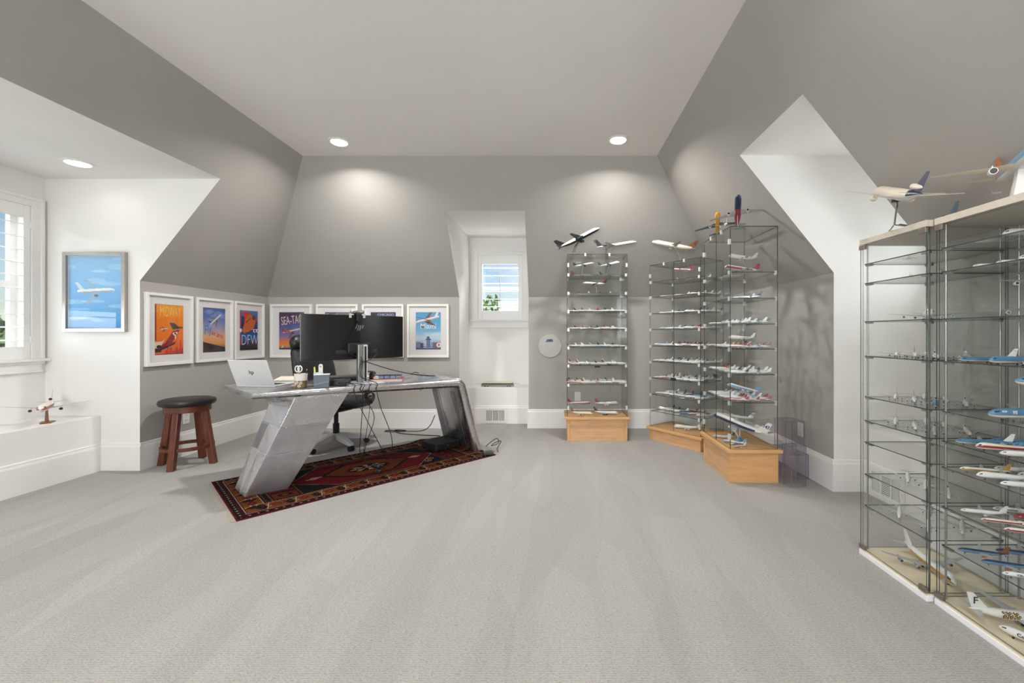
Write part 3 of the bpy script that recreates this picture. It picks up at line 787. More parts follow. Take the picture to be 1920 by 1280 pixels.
# ---------------------------------------------------------------- wooden stool
M_STOOL = mat('dark_red_stained_wood', srgb(100, 46, 22), .45, var=.45, scale=9, stretch=(6, 6, .6), coat=.1)
M_LEATH = mat('dark_brown_leather', srgb(34, 26, 24), .36, var=.12, bump=.12, bscale=140)
M_LEATHB = mat('black_leather', srgb(26, 24, 24), .38, var=.12, bump=.12, bscale=120)
st = empty('bar_stool', (-3.384, 3.925, 0), 0); tag(st, 'wooden stool with a round dark leather seat and four legs by left wall', 'stool')
MB().lathe([(.01, .548), (.175, .545), (.203, .554), (.212, .575), (.205, .597), (.175, .608), (.12, .613), (.01, .615)], 40).build('seat', M_LEATH, st, smooth=50)
MB().lathe([(.165, .49), (.172, .494), (.172, .548), (.165, .552)], 40).build('apron', M_STOOL, st, smooth=40)
for k in range(4):
    a = R_(9.5) + k*PI/2
    c, s = math.cos(a), math.sin(a); tx, ty = -s, c; w = .025
    def q(r, z): return [(c*(r+i*w)+tx*j*w, s*(r+i*w)+ty*j*w, z) for i, j in ((-1, -1), (1, -1), (1, 1), (-1, 1))]
    MB().hexa(q(.212, 0), q(.138, .50)).build('leg', M_STOOL, st, bevel=.004)
b = MB(); n = 40; rs = []
for (r, z) in ((.176, .155), (.196, .155), (.196, .185), (.176, .185)):
    rs.append([(r*math.cos(2*PI*j/n), r*math.sin(2*PI*j/n), z) for j in range(n)])
rs.append(rs[0]); b.rings(rs, caps=False); b.build('foot_ring', M_STOOL, st, smooth=40)

# ---------------------------------------------------------------- office chair
ch = empty('office_chair', (-2.33, 4.53, 0), R_(-18)); tag(ch, 'black leather swivel chair with silver star base behind the desk', 'chair')
M_SILV = mat('silver_painted_plastic', srgb(216, 217, 220), .35, .2, var=.03)
for k in range(5):
    a = R_(-18 + 72*k); c, s = math.cos(a), math.sin(a)
    P = lambda r, w_, z: [(c*r - s*w_, s*r + c*w_, z), (c*r + s*w_, s*r - c*w_, z)]
    rings = []
    for r, w_, z0, z1 in ((.03, .03, .085, .15), (.12, .032, .075, .135), (.24, .028, .06, .105), (.30, .026, .055, .085), (.325, .018, .06, .08)):
        p = P(r, w_, z0); t = P(r, w_*.8, z1); rings.append([p[0], p[1], t[1], t[0]])
    MB().rings(rings).build('base_arm', M_SILV, ch, smooth=40, bevel=.004)
    b = MB(); cx, cy = c*.30, s*.30
    for o_ in (-.016, .016): b.cyl((cx - s*(o_-.009), cy + c*(o_-.009), .027), (cx - s*(o_+.009), cy + c*(o_+.009), .027), .027, n=14)
    b.cyl((cx, cy, .03), (cx, cy, .062), .008, n=8); b.build('caster', M_BLACK, ch, smooth=40)
MB().cyl((0, 0, .08), (0, 0, .25), .032, n=20).cyl((0, 0, .25), (0, 0, .40), .022, n=20).build('gas_column', M_BLACK, ch, smooth=40)
MB().box((-.13, -.1, .385), (.13, .1, .43)).cyl((.05, -.1, .40), (.05, -.22, .40), .008).build('tilt_mechanism', M_BLACK, ch, bevel=.01)
def pad(sec, name, m):
    """cushion from rounded-rectangle sections: (centre, half width y, half thickness, axis dir, thick dir)"""
    rings = []
    for (c, hw, ht, tdir) in sec:
        c = Vector(c); td = Vector(tdir).normalized(); ring = []
        for k in range(20):
            a = 2*PI*k/20; ca, sa = math.cos(a), math.sin(a)
            y = hw*math.copysign(abs(ca)**.55, ca); t = ht*math.copysign(abs(sa)**.7, sa)
            ring.append(tuple(c + Vector((0, y, 0)) + td*t))
        rings.append(ring)
    return MB().rings(rings).build(name, m, ch, smooth=60)
pad([((-.24, 0, .475), .20, .02, (0, 0, 1)), ((-.2, 0, .478), .245, .05, (0, 0, 1)), ((0, 0, .482), .262, .058, (0, 0, 1)), ((.18, 0, .482), .258, .06, (0, 0, 1)), ((.27, 0, .470), .235, .05, (0, 0, 1)), ((.30, 0, .455), .20, .02, (0, 0, 1))], 'seat', M_LEATHB)
bk = [(-.225, .50, .21, .025), (-.24, .55, .245, .045), (-.265, .68, .262, .05), (-.30, .85, .258, .05), (-.345, 1.0, .24, .045), (-.365, 1.05, .22, .03)]
pad([((x, 0, z), hw, ht, (1, 0, .2)) for x, z, hw, ht in bk], 'backrest', M_LEATHB)
pad([((-.35, 0, 1.03), .20, .03, (1, 0, .25)), ((-.345, 0, 1.06), .235, .06, (1, 0, .25)), ((-.36, 0, 1.12), .235, .068, (1, 0, .25)), ((-.375, 0, 1.165), .21, .05, (1, 0, .25)), ((-.382, 0, 1.185), .16, .02, (1, 0, .25))], 'headrest', M_LEATHB)
b = MB(); b.tube(spline([(-.12, 0, .41), (-.27, 0, .42), (-.32, 0, .55), (-.34, 0, .7)]), .022, 8); b.build('back_bracket', M_BLACK, ch, smooth=50)
for s in (-1, 1):
    b = MB(); b.tube(spline([(-.24, s*.27, .62), (-.02, s*.31, .66), (.14, s*.30, .64), (.12, s*.28, .5), (0, s*.24, .43)], 6), .02, 8); b.build('armrest', M_BLACK, ch, smooth=50)
    MB().box((-.16, s*.305-.035, .665), (.12, s*.305+.035, .69)).build('arm_pad', M_LEATHB, ch, bevel=.01)
# ---------------------------------------------------------------- framed posters
M_FRAME = mat('white_lacquered_frame', srgb(238, 236, 232), .4, var=.01)
M_MATB = mat('white_mat_board', srgb(232, 229, 226), .9, var=.01)
M_PGLASS = glass_mat('picture_glass', (0.99, 0.99, 0.99), 1.35)
M_PRINT = vcol_mat('poster_print', .55, 0, 300, .4)
M_SILFR = mat('silver_frame', srgb(180, 172, 164), .28, .9, var=.06)
def framed(loc, rz, w, h, canvas, pw, ph, label, texts=(), fr=.026, fm=None, dy=.0, group='framed travel posters'):
    """local x right, z up, front faces -y; origin lower left corner, back at y=0"""
    o = empty('framed_poster', loc, rz); tag(o, label, 'poster', group)
    fm = fm or M_FRAME; d = .032
    b = MB(); b.box((0, -d, 0), (fr, 0, h)); b.box((w-fr, -d, 0), (w, 0, h)); b.box((fr, -d, 0), (w-fr, 0, fr)); b.box((fr, -d, h-fr), (w-fr, 0, h))
    b.build('frame', fm, o, bevel=.002)
    x0, z0 = (w-pw)/2, (h-ph)/2 + dy
    b = MB(); y0, y1 = -.012, -.004
    b.box((fr, y0, fr), (x0, y1, h-fr)); b.box((x0+pw, y0, fr), (w-fr, y1, h-fr)); b.box((x0, y0, fr), (x0+pw, y1, z0)); b.box((x0, y0, z0+ph), (x0+pw, y1, h-fr))
    b.build('mat_board', M_MATB, o)
    p = inst('print', canvas.mesh('print', pw, ph, M_PRINT), o, (x0, -.0085, z0))
    MB().box((0, .001, 0), (pw, .005, ph)).build('backing', M_MATB, p)
    for (s, u, v, size, rgb, sx, shear, bold, rot) in texts:
        me = text_mesh('lettering', s, size, mat('ink_%02x%02x%02x' % rgb, srgb(*rgb), .6, var=.02), .0002, sx, shear, bold)
        inst('lettering', me, p, (u*pw, -.0008, v*ph), (PI/2, rot, 0))
    MB().box((fr, -.021, fr), (w-fr, -.019, h-fr)).build('glazing', M_PGLASS, o)
    return o
def jet(c, x, y, s, ang, body, wing, fin, flip=1):
    ca, sa = math.cos(ang), math.sin(ang); asp = c.w/c.h
    def T(pts): return [(x + (px*ca - py*sa)*s*flip, y + (px*sa + py*ca)*s*asp) for px, py in pts]
    c.poly(T([(-.05, .02), (-.32, .30), (-.22, .30), (.12, .03)]), wing)
    c.poly(T([(-.42, .03), (-.55, .25), (-.47, .25), (-.3, .05)]), fin)
    c.poly(T([(-.5, .0), (-.48, .05), (.36, .06), (.46, .03), (.5, 0), (.44, -.05), (-.2, -.06), (-.45, -.02)]), body)
    c.poly(T([(-.46, -.01), (.47, -.01), (.44, -.05), (-.2, -.06), (-.44, -.03)]), [k*.72 for k in body])
    c.poly(T([(-.05, -.03), (-.30, -.34), (-.20, -.34), (.14, -.03)]), wing)
    c.ell(*T([(.0, -.13)])[0], .06*s, .035*s*asp, [k*.6 for k in wing])
FW, FH, PW, PH = .527, .675, .318, .474
def cv(): return Canvas(116, 174, (255, 255, 255))
lx = XL
# midway
c = cv(); c.vgrad([(0, (226, 84, 38)), (.35, (240, 122, 32)), (.7, (240, 132, 26)), (1, (236, 158, 40))])
c.rect(0, .28, .06, .99, (150, 30, 34))
c.poly([(.0, .25), (.28, .27), (.38, .34), (.2, .16), (0, .13)], (226, 206, 192))
rg = np.random.default_rng(2)
for k in range(16): x = .36+k*.04; hh = rg.uniform(.06, .2) + (.16 if k == 13 else 0); c.rect(x, 0, x+.03, hh*.9, (176, 40, 36), .9)
c.poly([(.2, .08), (.68, .2), (.74, .26), (.6, .24), (.88, .5), (.62, .47), (.36, .23), (.2, .18)], (150, 26, 36)); c.poly([(.2, .08), (.68, .2), (.74, .26), (.55, .2), (.2, .14)], (70, 40, 44))
c.poly([(.5, .635), (.62, .5), (.98, .53), (.98, .555), (.82, .565), (.66, .64)], (70, 62, 62))
for (a, bb) in (((.6, .425), (.68, .45)), ((.7, .455), (.8, .455)), ((.66, .4), (.74, .4)), ((.68, .345), (.73, .375))): c.poly([a, bb, ((a[0]+bb[0])/2+.03, a[1]-.05)], (232, 226, 222))
c.rect(0, .05, .22, .12, (40, 34, 36)); c.ell(.15, .16, .08, .035, (60, 52, 54)); jet(c, .32, .51, .26, .15, (236, 232, 228), (120, 60, 60), (140, 30, 36)); c.rect(0, 0, 1, .012, (70, 20, 24))
framed((lx, 3.786, .905), PI/2, .488, .667, c, .30, .47, 'orange framed poster of a red tail fin reading MIDWAY, nearest the dormer', [('MIDWAY', .54, .845, .135, (250, 200, 76), .40, 0, 0.0, 0)])
# fly dc jets
c = cv(); c.vgrad([(0, (60, 44, 40)), (.2, (226, 150, 80)), (.36, (222, 168, 124)), (.55, (158, 148, 186)), (.8, (84, 112, 176)), (1, (58, 92, 152))])
for k in range(9): c.ell(rg.uniform(.05, .95), rg.uniform(.5, .95), .16, .05, (168, 176, 214), .35)
c.poly([(0, 0), (1, 0), (1, .1), (0, .24)], (42, 32, 32)); c.poly([(0, .02), (.28, .02), (.28, .17), (0, .2)], (84, 46, 40), .6); c.poly([(.54, .0), (.8, 0), (.8, .1), (.54, .12)], (70, 60, 58), .5)
jet(c, .58, .74, .62, .62, (226, 222, 222), (130, 110, 104), (60, 80, 130))
framed((lx, 4.316, .905), PI/2, .488, .667, c, .30, .47, 'blue and peach framed poster of a climbing jet, middle of the left wall', [('Fly', .2, .5, .13, (70, 124, 180), .66, .3, .0012, -.2), ('DC JETS', .63, .385, .044, (176, 54, 48), 1.0, 0, .0012, .3)])
# dfw
c = cv(); c.vgrad([(0, (28, 30, 48)), (.16, (34, 40, 64)), (.3, (28, 92, 160)), (.55, (22, 54, 112)), (1, (92, 124, 168))])
c.poly([(0, .6), (.25, .98), (.55, .95), (.62, .82), (.9, .78), (1, .82), (1, .7), (.2, .6)], (212, 60, 40)); c.poly([(.08, .55), (.12, .86), (.26, .84), (.24, .55)], (28, 46, 96))
c.poly([(.15, .5), (.3, .74), (.46, .9), (.66, .9), (.84, .8), (.86, .7), (.78, .56), (.5, .47), (.28, .43), (.18, .45)], (206, 102, 34)); c.poly([(.3, .7), (.62, .82), (.64, .81), (.34, .68)], (90, 50, 34))
c.ell(.78, .82, .09, .055, (74, 58, 54)); c.poly([(.8, .55), (1, .6), (1, .78), (.86, .7)], (60, 54, 90)); c.rect(0, 0, .07, 1, (196, 44, 40)); c.rect(0, 0, 1, .13, (26, 28, 44))
for x in (.82, .98): c.ell(x, .49, .075, .045, (238, 236, 232)); c.ell(x+.02, .49, .045, .03, (40, 40, 52))
c.rect(.66, .515, 1, .53, (236, 234, 230)); c.ell(.07, .5, .05, .05, (236, 232, 230))
framed((lx, 4.83, .905), PI/2, .488, .667, c, .30, .47, 'blue and orange framed poster reading DFW, beside the back corner', [('DFW', .55, .25, .175, (206, 226, 240), .72, 0, -.003, 0)])
# back wall
c = cv(); c.vgrad([(0, (70, 44, 48)), (.05, (90, 60, 60)), (.1, (226, 140, 50)), (.22, (222, 120, 70)), (.36, (128, 112, 160)), (.6, (76, 96, 160)), (.8, (88, 62, 96)), (1, (70, 50, 74))])
c.poly([(0, .05), (.1, .07), (.15, .14), (.17, .08), (.4, .08), (.56, .13), (.5, .07), (1, .06), (1, .03), (0, .02)], (206, 196, 190)); c.rect(0, 0, 1, .045, (66, 48, 56)); c.rect(.16, .05, .6, .07, (70, 70, 110))
jet(c, .52, .5, .78, .22, (214, 190, 180), (112, 88, 84), (176, 60, 54)); c.ell(.3, .48, .14, .03, (190, 70, 60), .8)
framed((-3.617, YB, .898), 0, FW, FH, c, PW, PH, 'purple and orange framed poster of an airliner reading SEA-TAC', [('SEA-TAC', .5, .78, .15, (226, 200, 196), .46, 0, 0.0, -.12)])
c = cv(); c.vgrad([(0, (120, 150, 176)), (.5, (176, 190, 200)), (.85, (150, 158, 170)), (1, (104, 108, 124))]); c.rect(0, .88, .46, 1, (84, 90, 108)); c.poly([(.3, 0), (.4, .8), (.5, 0)], (206, 214, 222)); jet(c, .55, .5, .6, .3, (230, 228, 226), (120, 120, 126), (60, 70, 110))
framed((-3.035, YB, .898), 0, FW, FH, c, PW, PH, 'framed poster left of the webcam, mostly hidden behind the monitor, grey-blue print', [('Newark', .28, .93, .045, (226, 228, 232), 1, 0, .0008, 0)])
c = cv(); c.vgrad([(0, (44, 52, 84)), (.6, (70, 80, 118)), (1, (40, 46, 78))]); c.poly([(.1, 0), (.2, .6), (.3, 0)], (150, 150, 170)); jet(c, .5, .5, .6, .2, (230, 228, 226), (120, 120, 126), (60, 70, 110))
framed((-2.453, YB, .898), 0, FW, FH, c, PW, PH, 'navy framed poster reading CHICAGO, half hidden behind the monitor', [('CHICAGO', .6, .93, .042, (170, 184, 216), 1.1, 0, .0008, 0)])
c = cv(); c.vgrad([(0, (60, 84, 130)), (.16, (150, 170, 200)), (.3, (206, 220, 232)), (.5, (126, 186, 222)), (.75, (84, 164, 212)), (1, (92, 158, 206))])
for k in range(7): c.ell(rg.uniform(.05, .95), rg.uniform(.3, .5), .2, .05, (206, 226, 238), .5)
c.rect(0, .04, .2, .2, (120, 128, 160)); c.rect(.18, .04, .34, .17, (60, 76, 120)); c.rect(.42, .03, .58, .3, (110, 128, 170)); c.rect(.40, .26, .6, .29, (70, 84, 124)); c.rect(.44, .3, .54, .35, (80, 92, 130)); c.rect(.6, .05, .95, .19, (116, 110, 120))
for k in range(4): c.rect(.3, .05+k*.045, .42, .07+k*.045, (226, 230, 236)); c.rect(.58, .05+k*.045, .68, .07+k*.045, (200, 206, 220))
c.rect(0, 0, 1, .02, (80, 60, 64)); c.ell(.92, .12, .1, .065, (240, 214, 204)); c.ell(.92, .125, .04, .028, (206, 96, 80))
jet(c, .46, .8, 1.0, -.24, (236, 226, 222), (120, 84, 80), (226, 224, 226), -1); c.poly([(.04, .88), (.6, .78), (.6, .765), (.04, .865)], (120, 54, 50))
framed((-1.881, YB, .898), 0, FW, FH, c, PW, PH, 'light blue framed poster of a jet over a control tower reading Miami', [('Miami', .5, .62, .096, (240, 236, 234), .88, 0, .0008, 0)])
# blue picture on the left dormer cheek
c = Canvas(124, 165, (120, 170, 220)); c.vgrad([(0, (72, 142, 204)), (.3, (104, 168, 220)), (.6, (132, 184, 228)), (1, (150, 196, 232))])
for k in range(16): c.ell(rg.uniform(0, 1), rg.uniform(.1, 1), rg.uniform(.1, .3), rg.uniform(.015, .04), (196, 220, 240), .35)
jet(c, .5, .52, .7, .05, (226, 232, 238), (150, 176, 200), (206, 214, 222))
framed((-4.306, LY1, 1.215), 0, .545, .699, c, .475, .63, 'silver framed sky blue picture of a white airliner on the white cheek wall', (), .03, M_SILFR, 0, 'wall pictures')

# ---------------------------------------------------------------- things on the walls
wd = empty('wall_disc', (-.073, YB, 1.046)); tag(wd, 'round pale disc with a small dark blue patch mounted on back wall', 'wall plate')
def disc(r, y0, y1, n=40): return MB().rings([[(r*math.cos(2*PI*j/n), y, r*math.sin(2*PI*j/n)) for j in range(n)] for y in (y0, y1)])
disc(.142, -.001, -.012).build('plate', mat('pale_grey_acrylic', srgb(176, 171, 165), .35, var=.02), wd, smooth=40)
b = MB(); n = 40; b.rings([[(r*math.cos(2*PI*j/n), y, r*math.sin(2*PI*j/n)) for j in range(n)] for r, y in ((.146, -.001), (.146, -.013), (.138, -.015), (.136, -.012))], caps=False)
b.build('rim', mat('pale_rim', srgb(196, 191, 186), .3, var=.02), wd, smooth=40)
MB().prism([(-.055, -.0122, .047), (.042, -.0122, .052), (.032, -.0122, .085), (-.035, -.0122, .082)], (0, -.001, 0)).build('blue_patch', mat('dark_blue_patch', srgb(62, 76, 104), .5, var=.3, scale=40), wd)  # flat dark blue patch on the face of the disc
def outlet(loc, rz, label):
    o = empty('outlet_plate', loc, rz); tag(o, label, 'outlet', 'wall outlet plates')
    MB().box((-.038, -.006, -.06), (.038, 0, .06)).build('plate', M_WPLAST, o, bevel=.002)
    for z in (-.026, .026):
        s = MB().lathe([(.017, 0), (.017, .002), (.002, .002)], 20); r = s.build('socket', M_WPLAST, o, smooth=40, loc=(0, -.006, z), rot=(PI/2, 0, 0))
        MB().box((-.008, -.006, .0021), (-.006, .006, .003)).box((.006, -.006, .0021), (.008, .006, .003)).build('slots', M_DARKGAP, r)
outlet((.28, YB, .40), 0, 'white outlet plate on back wall seen through the first tower')
outlet((XR, 3.70, .37), -PI/2, 'white plate on right wall above the acrylic boxes')
outlet((XL, 4.22, .37), PI/2, 'white outlet plate on left wall behind the stool')
def vent(loc, rz, w, h, label):
    o = empty('air_vent', loc, rz); tag(o, label, 'vent', 'white air vents')
    b = MB(); b.box((-w/2, -.008, 0), (w/2, 0, .03)).box((-w/2, -.008, h-.03), (w/2, 0, h)); cols_ = [(-w/2, -w/2+.03), (-w*.17, -w*.13), (w*.13, w*.17), (w/2-.035, w/2)]
    for x0, x1 in cols_: b.box((x0, -.008, .03), (x1, 0, h-.03))
    b.build('plate', M_WPLAST, o)
    MB().box((-w/2+.02, -.002, .02), (w/2-.02, 0, h-.02)).build('duct', M_DARKGAP, o)
    sv = MB().box((-.0022, -.007, .03), (.0022, -.002, h-.03)).mesh('slat', M_WPLAST); sh = MB().box((-w*.13, -.007, -.003), (w*.13, -.002, .003)).mesh('slat', M_WPLAST)
    for x0, x1 in ((cols_[0][1], cols_[1][0]), (cols_[2][1], cols_[3][0])):
        for k in range(1, 8): inst('slat', sv, o, (x0 + (x1-x0)*k/8, 0, 0))
    for k in range(11): inst('slat', sh, o, (0, 0, .03 + (h-.06)*(k+.5)/11))
    MB().box((w/2-.022, -.011, h*.35), (w/2-.016, -.008, h*.6)).build('lever', M_WPLAST, o)
vent((-.80, BYB-.018, .012), 0, .30, .2, 'white air vent on the back dormer baseboard behind the desk')
vent((RXB-.018, 3.02, .02), -PI/2, .32, .2, 'white air vent on the right dormer ledge seen through far cabinet')

# model tramcar on the back ledge
tr = empty('model_tramcar', (-.79, 5.82, BENCH)); tag(tr, 'long green and cream model tramcar on the back dormer ledge', 'model tramcar')
M_TG = mat('tram_green', srgb(112, 118, 100), .4, var=.08); M_TC = mat('tram_cream', srgb(206, 198, 176), .4, var=.04)
MB().box((-.22, -.035, .012), (.22, .035, .035)).build('body', M_TG, tr, bevel=.004)
MB().box((-.20, -.033, .046), (.20, .033, .054)).build('roof', M_TC, tr, bevel=.003)
MB().box((-.195, -.03, .0605), (.195, -.024, .066)).box((-.195, .024, .0605), (.195, .03, .066)).box((-.19, -.03, .054), (-.185, .03, .062)).box((.185, -.03, .054), (.19, .03, .062)).build('roof_rails', M_TC, tr)
for k in range(10): MB().box((-.21+k*.0425, -.0352, .035), (-.176+k*.0425, .0352, .046)).build('window', M_BLACK, tr)
for x in (-.15, .15):
    b = MB()
    for dx in (-.018, .018): b.cyl((x+dx, -.028, .009), (x+dx, .028, .009), .009, n=10)
    b.build('bogie', M_BLACK, tr)
for s in (-1, 1): MB().tube([(s*.22, 0, .045), (s*.26, 0, .042), (s*.30, 0, .030)], .0016, 6).build('trolley_pole', M_STEEL, tr)
# ---------------------------------------------------------------- model airliners
PAL = dict(white=(226, 225, 221), red=(156, 46, 50), navy=(34, 44, 84), blue=(82, 128, 162), sky=(116, 162, 196), black=(34, 32, 34), grey=(164, 166, 168), silver=(196, 198, 200),
           maroon=(98, 36, 42), orange=(206, 112, 48), gold=(178, 140, 70), green=(46, 96, 70), teal=(44, 118, 132), cream=(232, 222, 204), slate=(92, 108, 122), brown=(120, 74, 44), yellow=(232, 170, 40), dark=(30, 30, 32), wing=(178, 180, 182))
def pm(k): return mat('model_%s' % k, srgb(*PAL[k]), .3, .55 if k in ('silver',) else .0, var=.02, scale=20)
# livery: body, belly, fin, stripe, engine, rear, wing
LIV = {
 'red': ('white', 'grey', 'red', 'white', 'white', 'white', 'wing'), 'redstripe': ('white', 'silver', 'red', 'red', 'grey', 'white', 'wing'),
 'navy': ('white', 'grey', 'navy', 'white', 'grey', 'white', 'wing'), 'black': ('white', 'grey', 'black', 'white', 'dark', 'white', 'wing'),
 'blue': ('blue', 'cream', 'white', 'blue', 'white', 'blue', 'wing'), 'klm': ('blue', 'cream', 'white', 'blue', 'white', 'blue', 'wing'),
 'white': ('white', 'white', 'white', 'white', 'white', 'white', 'wing'), 'silver': ('silver', 'silver', 'navy', 'silver', 'silver', 'silver', 'silver'),
 'maroon': ('white', 'grey', 'maroon', 'white', 'maroon', 'white', 'wing'), 'orange': ('white', 'white', 'orange', 'white', 'orange', 'orange', 'wing'),
 'green': ('white', 'grey', 'green', 'green', 'white', 'white', 'wing'), 'gold': ('white', 'grey', 'gold', 'gold', 'gold', 'white', 'wing'),
 'sky': ('white', 'grey', 'sky', 'sky', 'white', 'white', 'wing'), 'teal': ('white', 'grey', 'teal', 'white', 'white', 'white', 'wing'),
 'cream': ('cream', 'cream', 'brown', 'cream', 'cream', 'cream', 'wing'), 'dark': ('navy', 'slate', 'brown', 'blue', 'orange', 'navy', 'wing'),
 'blackbelly': ('white', 'black', 'black', 'white', 'dark', 'white', 'slate'), 'yellow': ('yellow', 'yellow', 'yellow', 'yellow', 'white', 'yellow', 'slate'),
 'bluered': ('navy', 'navy', 'red', 'navy', 'white', 'red', 'wing', 'red'), 'slate': ('slate', 'slate', 'slate', 'slate', 'slate', 'slate', 'slate'),
 'house': ('white', 'silver', 'white', 'white', 'white', 'white', 'silver'), 'houseblue': ('white', 'silver', 'white', 'navy', 'white', 'white', 'silver'),
 'trijet': ('cream', 'white', 'navy', 'cream', 'cream', 'navy', 'cream'), 'orangeblue': ('sky', 'white', 'orange', 'sky', 'white', 'orange', 'cream'), 'barge': ('white', 'white', 'white', 'gold', 'grey', 'white', 'grey'),
 'redtop': ('red', 'grey', 'red', 'red', 'red', 'red', 'wing'), 'amber': ('cream', 'white', 'white', 'red', 'cream', 'white', 'wing'),
}
SLOTS = ('body', 'belly', 'fin', 'stripe', 'engine', 'rear', 'wing', 'dark', 'aft')
def plane_geo(kind, hi):
    """unit-length airliner, nose +x; returns {part: MB}; faces carry slot indices"""
    S = {k: i for i, k in enumerate(SLOTS)}
    R = {'twin': .054, 'narrow': .05, 'jumbo': .056, 'tri': .056, 'tee': .043}[kind]
    N = 16 if hi else 8
    if not hi: R *= 1.15
    st_ = [(0, .03, -.2), (.012, .36, -.17), (.04, .66, -.1), (.085, .9, -.04), (.14, 1, 0), (.34, 1, 0), (.60, 1, 0), (.70, .93, .06), (.80, .74, .2), (.90, .46, .38), (.97, .22, .5), (1.0, .07, .56)]
    if not hi: st_ = [st_[i] for i in (0, 2, 4, 6, 8, 9, 11)]
    f = MB(); off = 0 if hi else PI/N
    rings = []
    for t, r, zc in st_:
        ring = []
        for j in range(N):
            a = 2*PI*j/N + off; y, z = math.cos(a)*R*r, math.sin(a)*R*r
            if kind == 'jumbo' and z > 0 and t < .45: z *= 1 + .42*max(0, min(1, (.40-t)/.12))*min(1, t/.05)
            ring.append((.5-t, y, z + zc*R))
        rings.append(ring)
    n = N
    for r in rings: f.v += r
    for i in range(len(rings)-1):
        tm = (st_[i][0]+st_[i+1][0])/2
        for j in range(n):
            s_ = math.sin(2*PI*(j+.5)/N + off); k = (j+1) % n
            m = S['belly'] if s_ < -.36 else (S['stripe'] if abs(s_) < .36 else S['body'])
            if tm > .3 and s_ < -.36: m = S['aft']
            if tm > .76 and s_ > -.36: m = S['rear']
            if hi and i in (2,) and .3 < s_ < .8: m = S['dark']
            f.f.append((i*n+j, i*n+k, (i+1)*n+k, (i+1)*n+j)); f.m.append(m)
    f.f.append(tuple(range(n-1, -1, -1))); f.m.append(S['body']); f.f.append(tuple((len(rings)-1)*n+j for j in range(n))); f.m.append(S['rear'])
    parts = {'fuselage': f}
    def surf(secs, slot):        # (le xyz, chord, thickness dir/amount)
        b = MB(); rr = []
        for (x, y, z, c, t, up) in secs:
            u = Vector(up); p = Vector((x, y, z))
            rr.append([tuple(p), tuple(p + Vector((-c*.3, 0, 0)) + u*t*.5), tuple(p + Vector((-c, 0, 0))), tuple(p + Vector((-c*.3, 0, 0)) - u*t*.5)])
        b.rings(rr, S[slot]); return b
    wx = .14 if kind != 'tee' else .0; span = .47 if kind != 'tee' else .40; zw = -.45*R
    for nm, s in (('left_wing', 1), ('right_wing', -1)):
        parts[nm] = surf([(wx, 0, zw, .22, .026, (0, 0, 1)), (wx-.09, s*.15, zw+.012, .125, .014, (0, 0, 1)), (wx-.255, s*span, zw+.05, .045, .005, (0, 0, 1))], 'wing')
    tz, tx = (.45*R, -.38) if kind != 'tee' else (.165, -.44)
    for nm, s in (('left_tailplane', 1), ('right_tailplane', -1)):
        parts[nm] = surf([(tx, 0, tz, .10, .012, (0, 0, 1)), (tx-.085, s*.165, tz+.012, .04, .004, (0, 0, 1))], 'wing')
    parts['tail_fin'] = surf([(-.31, 0, .8*R, .17, .016, (0, 1, 0)), (-.46, 0, .21, .066, .006, (0, 1, 0))], 'fin')
    def eng(x, y, z, r, l_, pyl=True):
        b = MB(); q = 12 if hi else 6
        prof = [(0, .72), (0, 1), (-.25*l_, 1.05), (-.7*l_, .85), (-l_, .55), (-l_*1.12, .2)]
        rr = [[(x+dx, y+math.cos(2*PI*j/q)*r*k, z+math.sin(2*PI*j/q)*r*k) for j in range(q)] for dx, k in (prof if hi else prof[1:5])]
        b.rings(rr, S['engine']); b.m[-2] = S['dark']
        if hi: b.rings([[(x-.012, y+math.cos(2*PI*j/q)*r*.9, z+math.sin(2*PI*j/q)*r*.9) for j in range(q)], [(x+.0012, y+math.cos(2*PI*j/q)*r*.8, z+math.sin(2*PI*j/q)*r*.8) for j in range(q)]], S['dark'])
        if pyl: b.box((x-l_*1.3, y-.003, z+r*.4), (x-l_*.35, y+.003, z+r+.02), S['wing'])
        return b
    e = []
    if kind in ('twin', 'narrow', 'tri'): e = [(.09, s*.155, zw-.026, .026 if kind != 'narrow' else .022, .085, True) for s in (1, -1)]
    if kind == 'jumbo': e = [(.085, s*.15, zw-.022, .02, .075, True) for s in (1, -1)] + [(-.03, s*.28, zw-.006, .02, .075, True) for s in (1, -1)]
    if kind == 'tee': e = [(-.22, s*(R+.022), .35*R, .021, .12, False) for s in (1, -1)]
    if kind == 'tri': e.append((-.30, 0, .8*R+.036, .026, .16, False))
    for k_, q in enumerate(e): parts['engine.%d' % k_] = eng(*q)
    g = MB(); gz = zw - .06 if kind != 'tee' else -.045 - R*.5
    for x, y in ((.36, .008), (-.02, .05), (-.02, -.05)):
        g.cyl((x, y-.01, gz+.013), (x, y+.01, gz+.013), .013, n=8 if hi else 6, m=S['dark']); g.box((x-.004, y-.003, gz+.015), (x+.004, y+.003, -R*.75), S['wing'])
    parts['landing_gear'] = g
    return parts, -gz
GEO = {}; PME = {}
def livmats(liv): q = LIV[liv]; return [pm(k) for k in q[:7]] + [pm('dark'), pm(q[7] if len(q) > 7 else q[1])]
def plane_mesh(kind, liv, hi, part):
    key = (kind, liv, hi, part)
    if key not in PME:
        if (kind, hi) not in GEO: GEO[(kind, hi)] = plane_geo(kind, hi)
        parts, _ = GEO[(kind, hi)]
        if part == 'all':
            b = MB()
            for p in parts.values():
                k = len(b.v); b.v += p.v; b.f += [tuple(k+i for i in q) for q in p.f]; b.m += p.m
        else: b = parts[part]
        PME[key] = b.mesh('model_airliner' if part == 'all' else part.split('.')[0], livmats(liv), 40)
    return PME[key]
PLANES = []
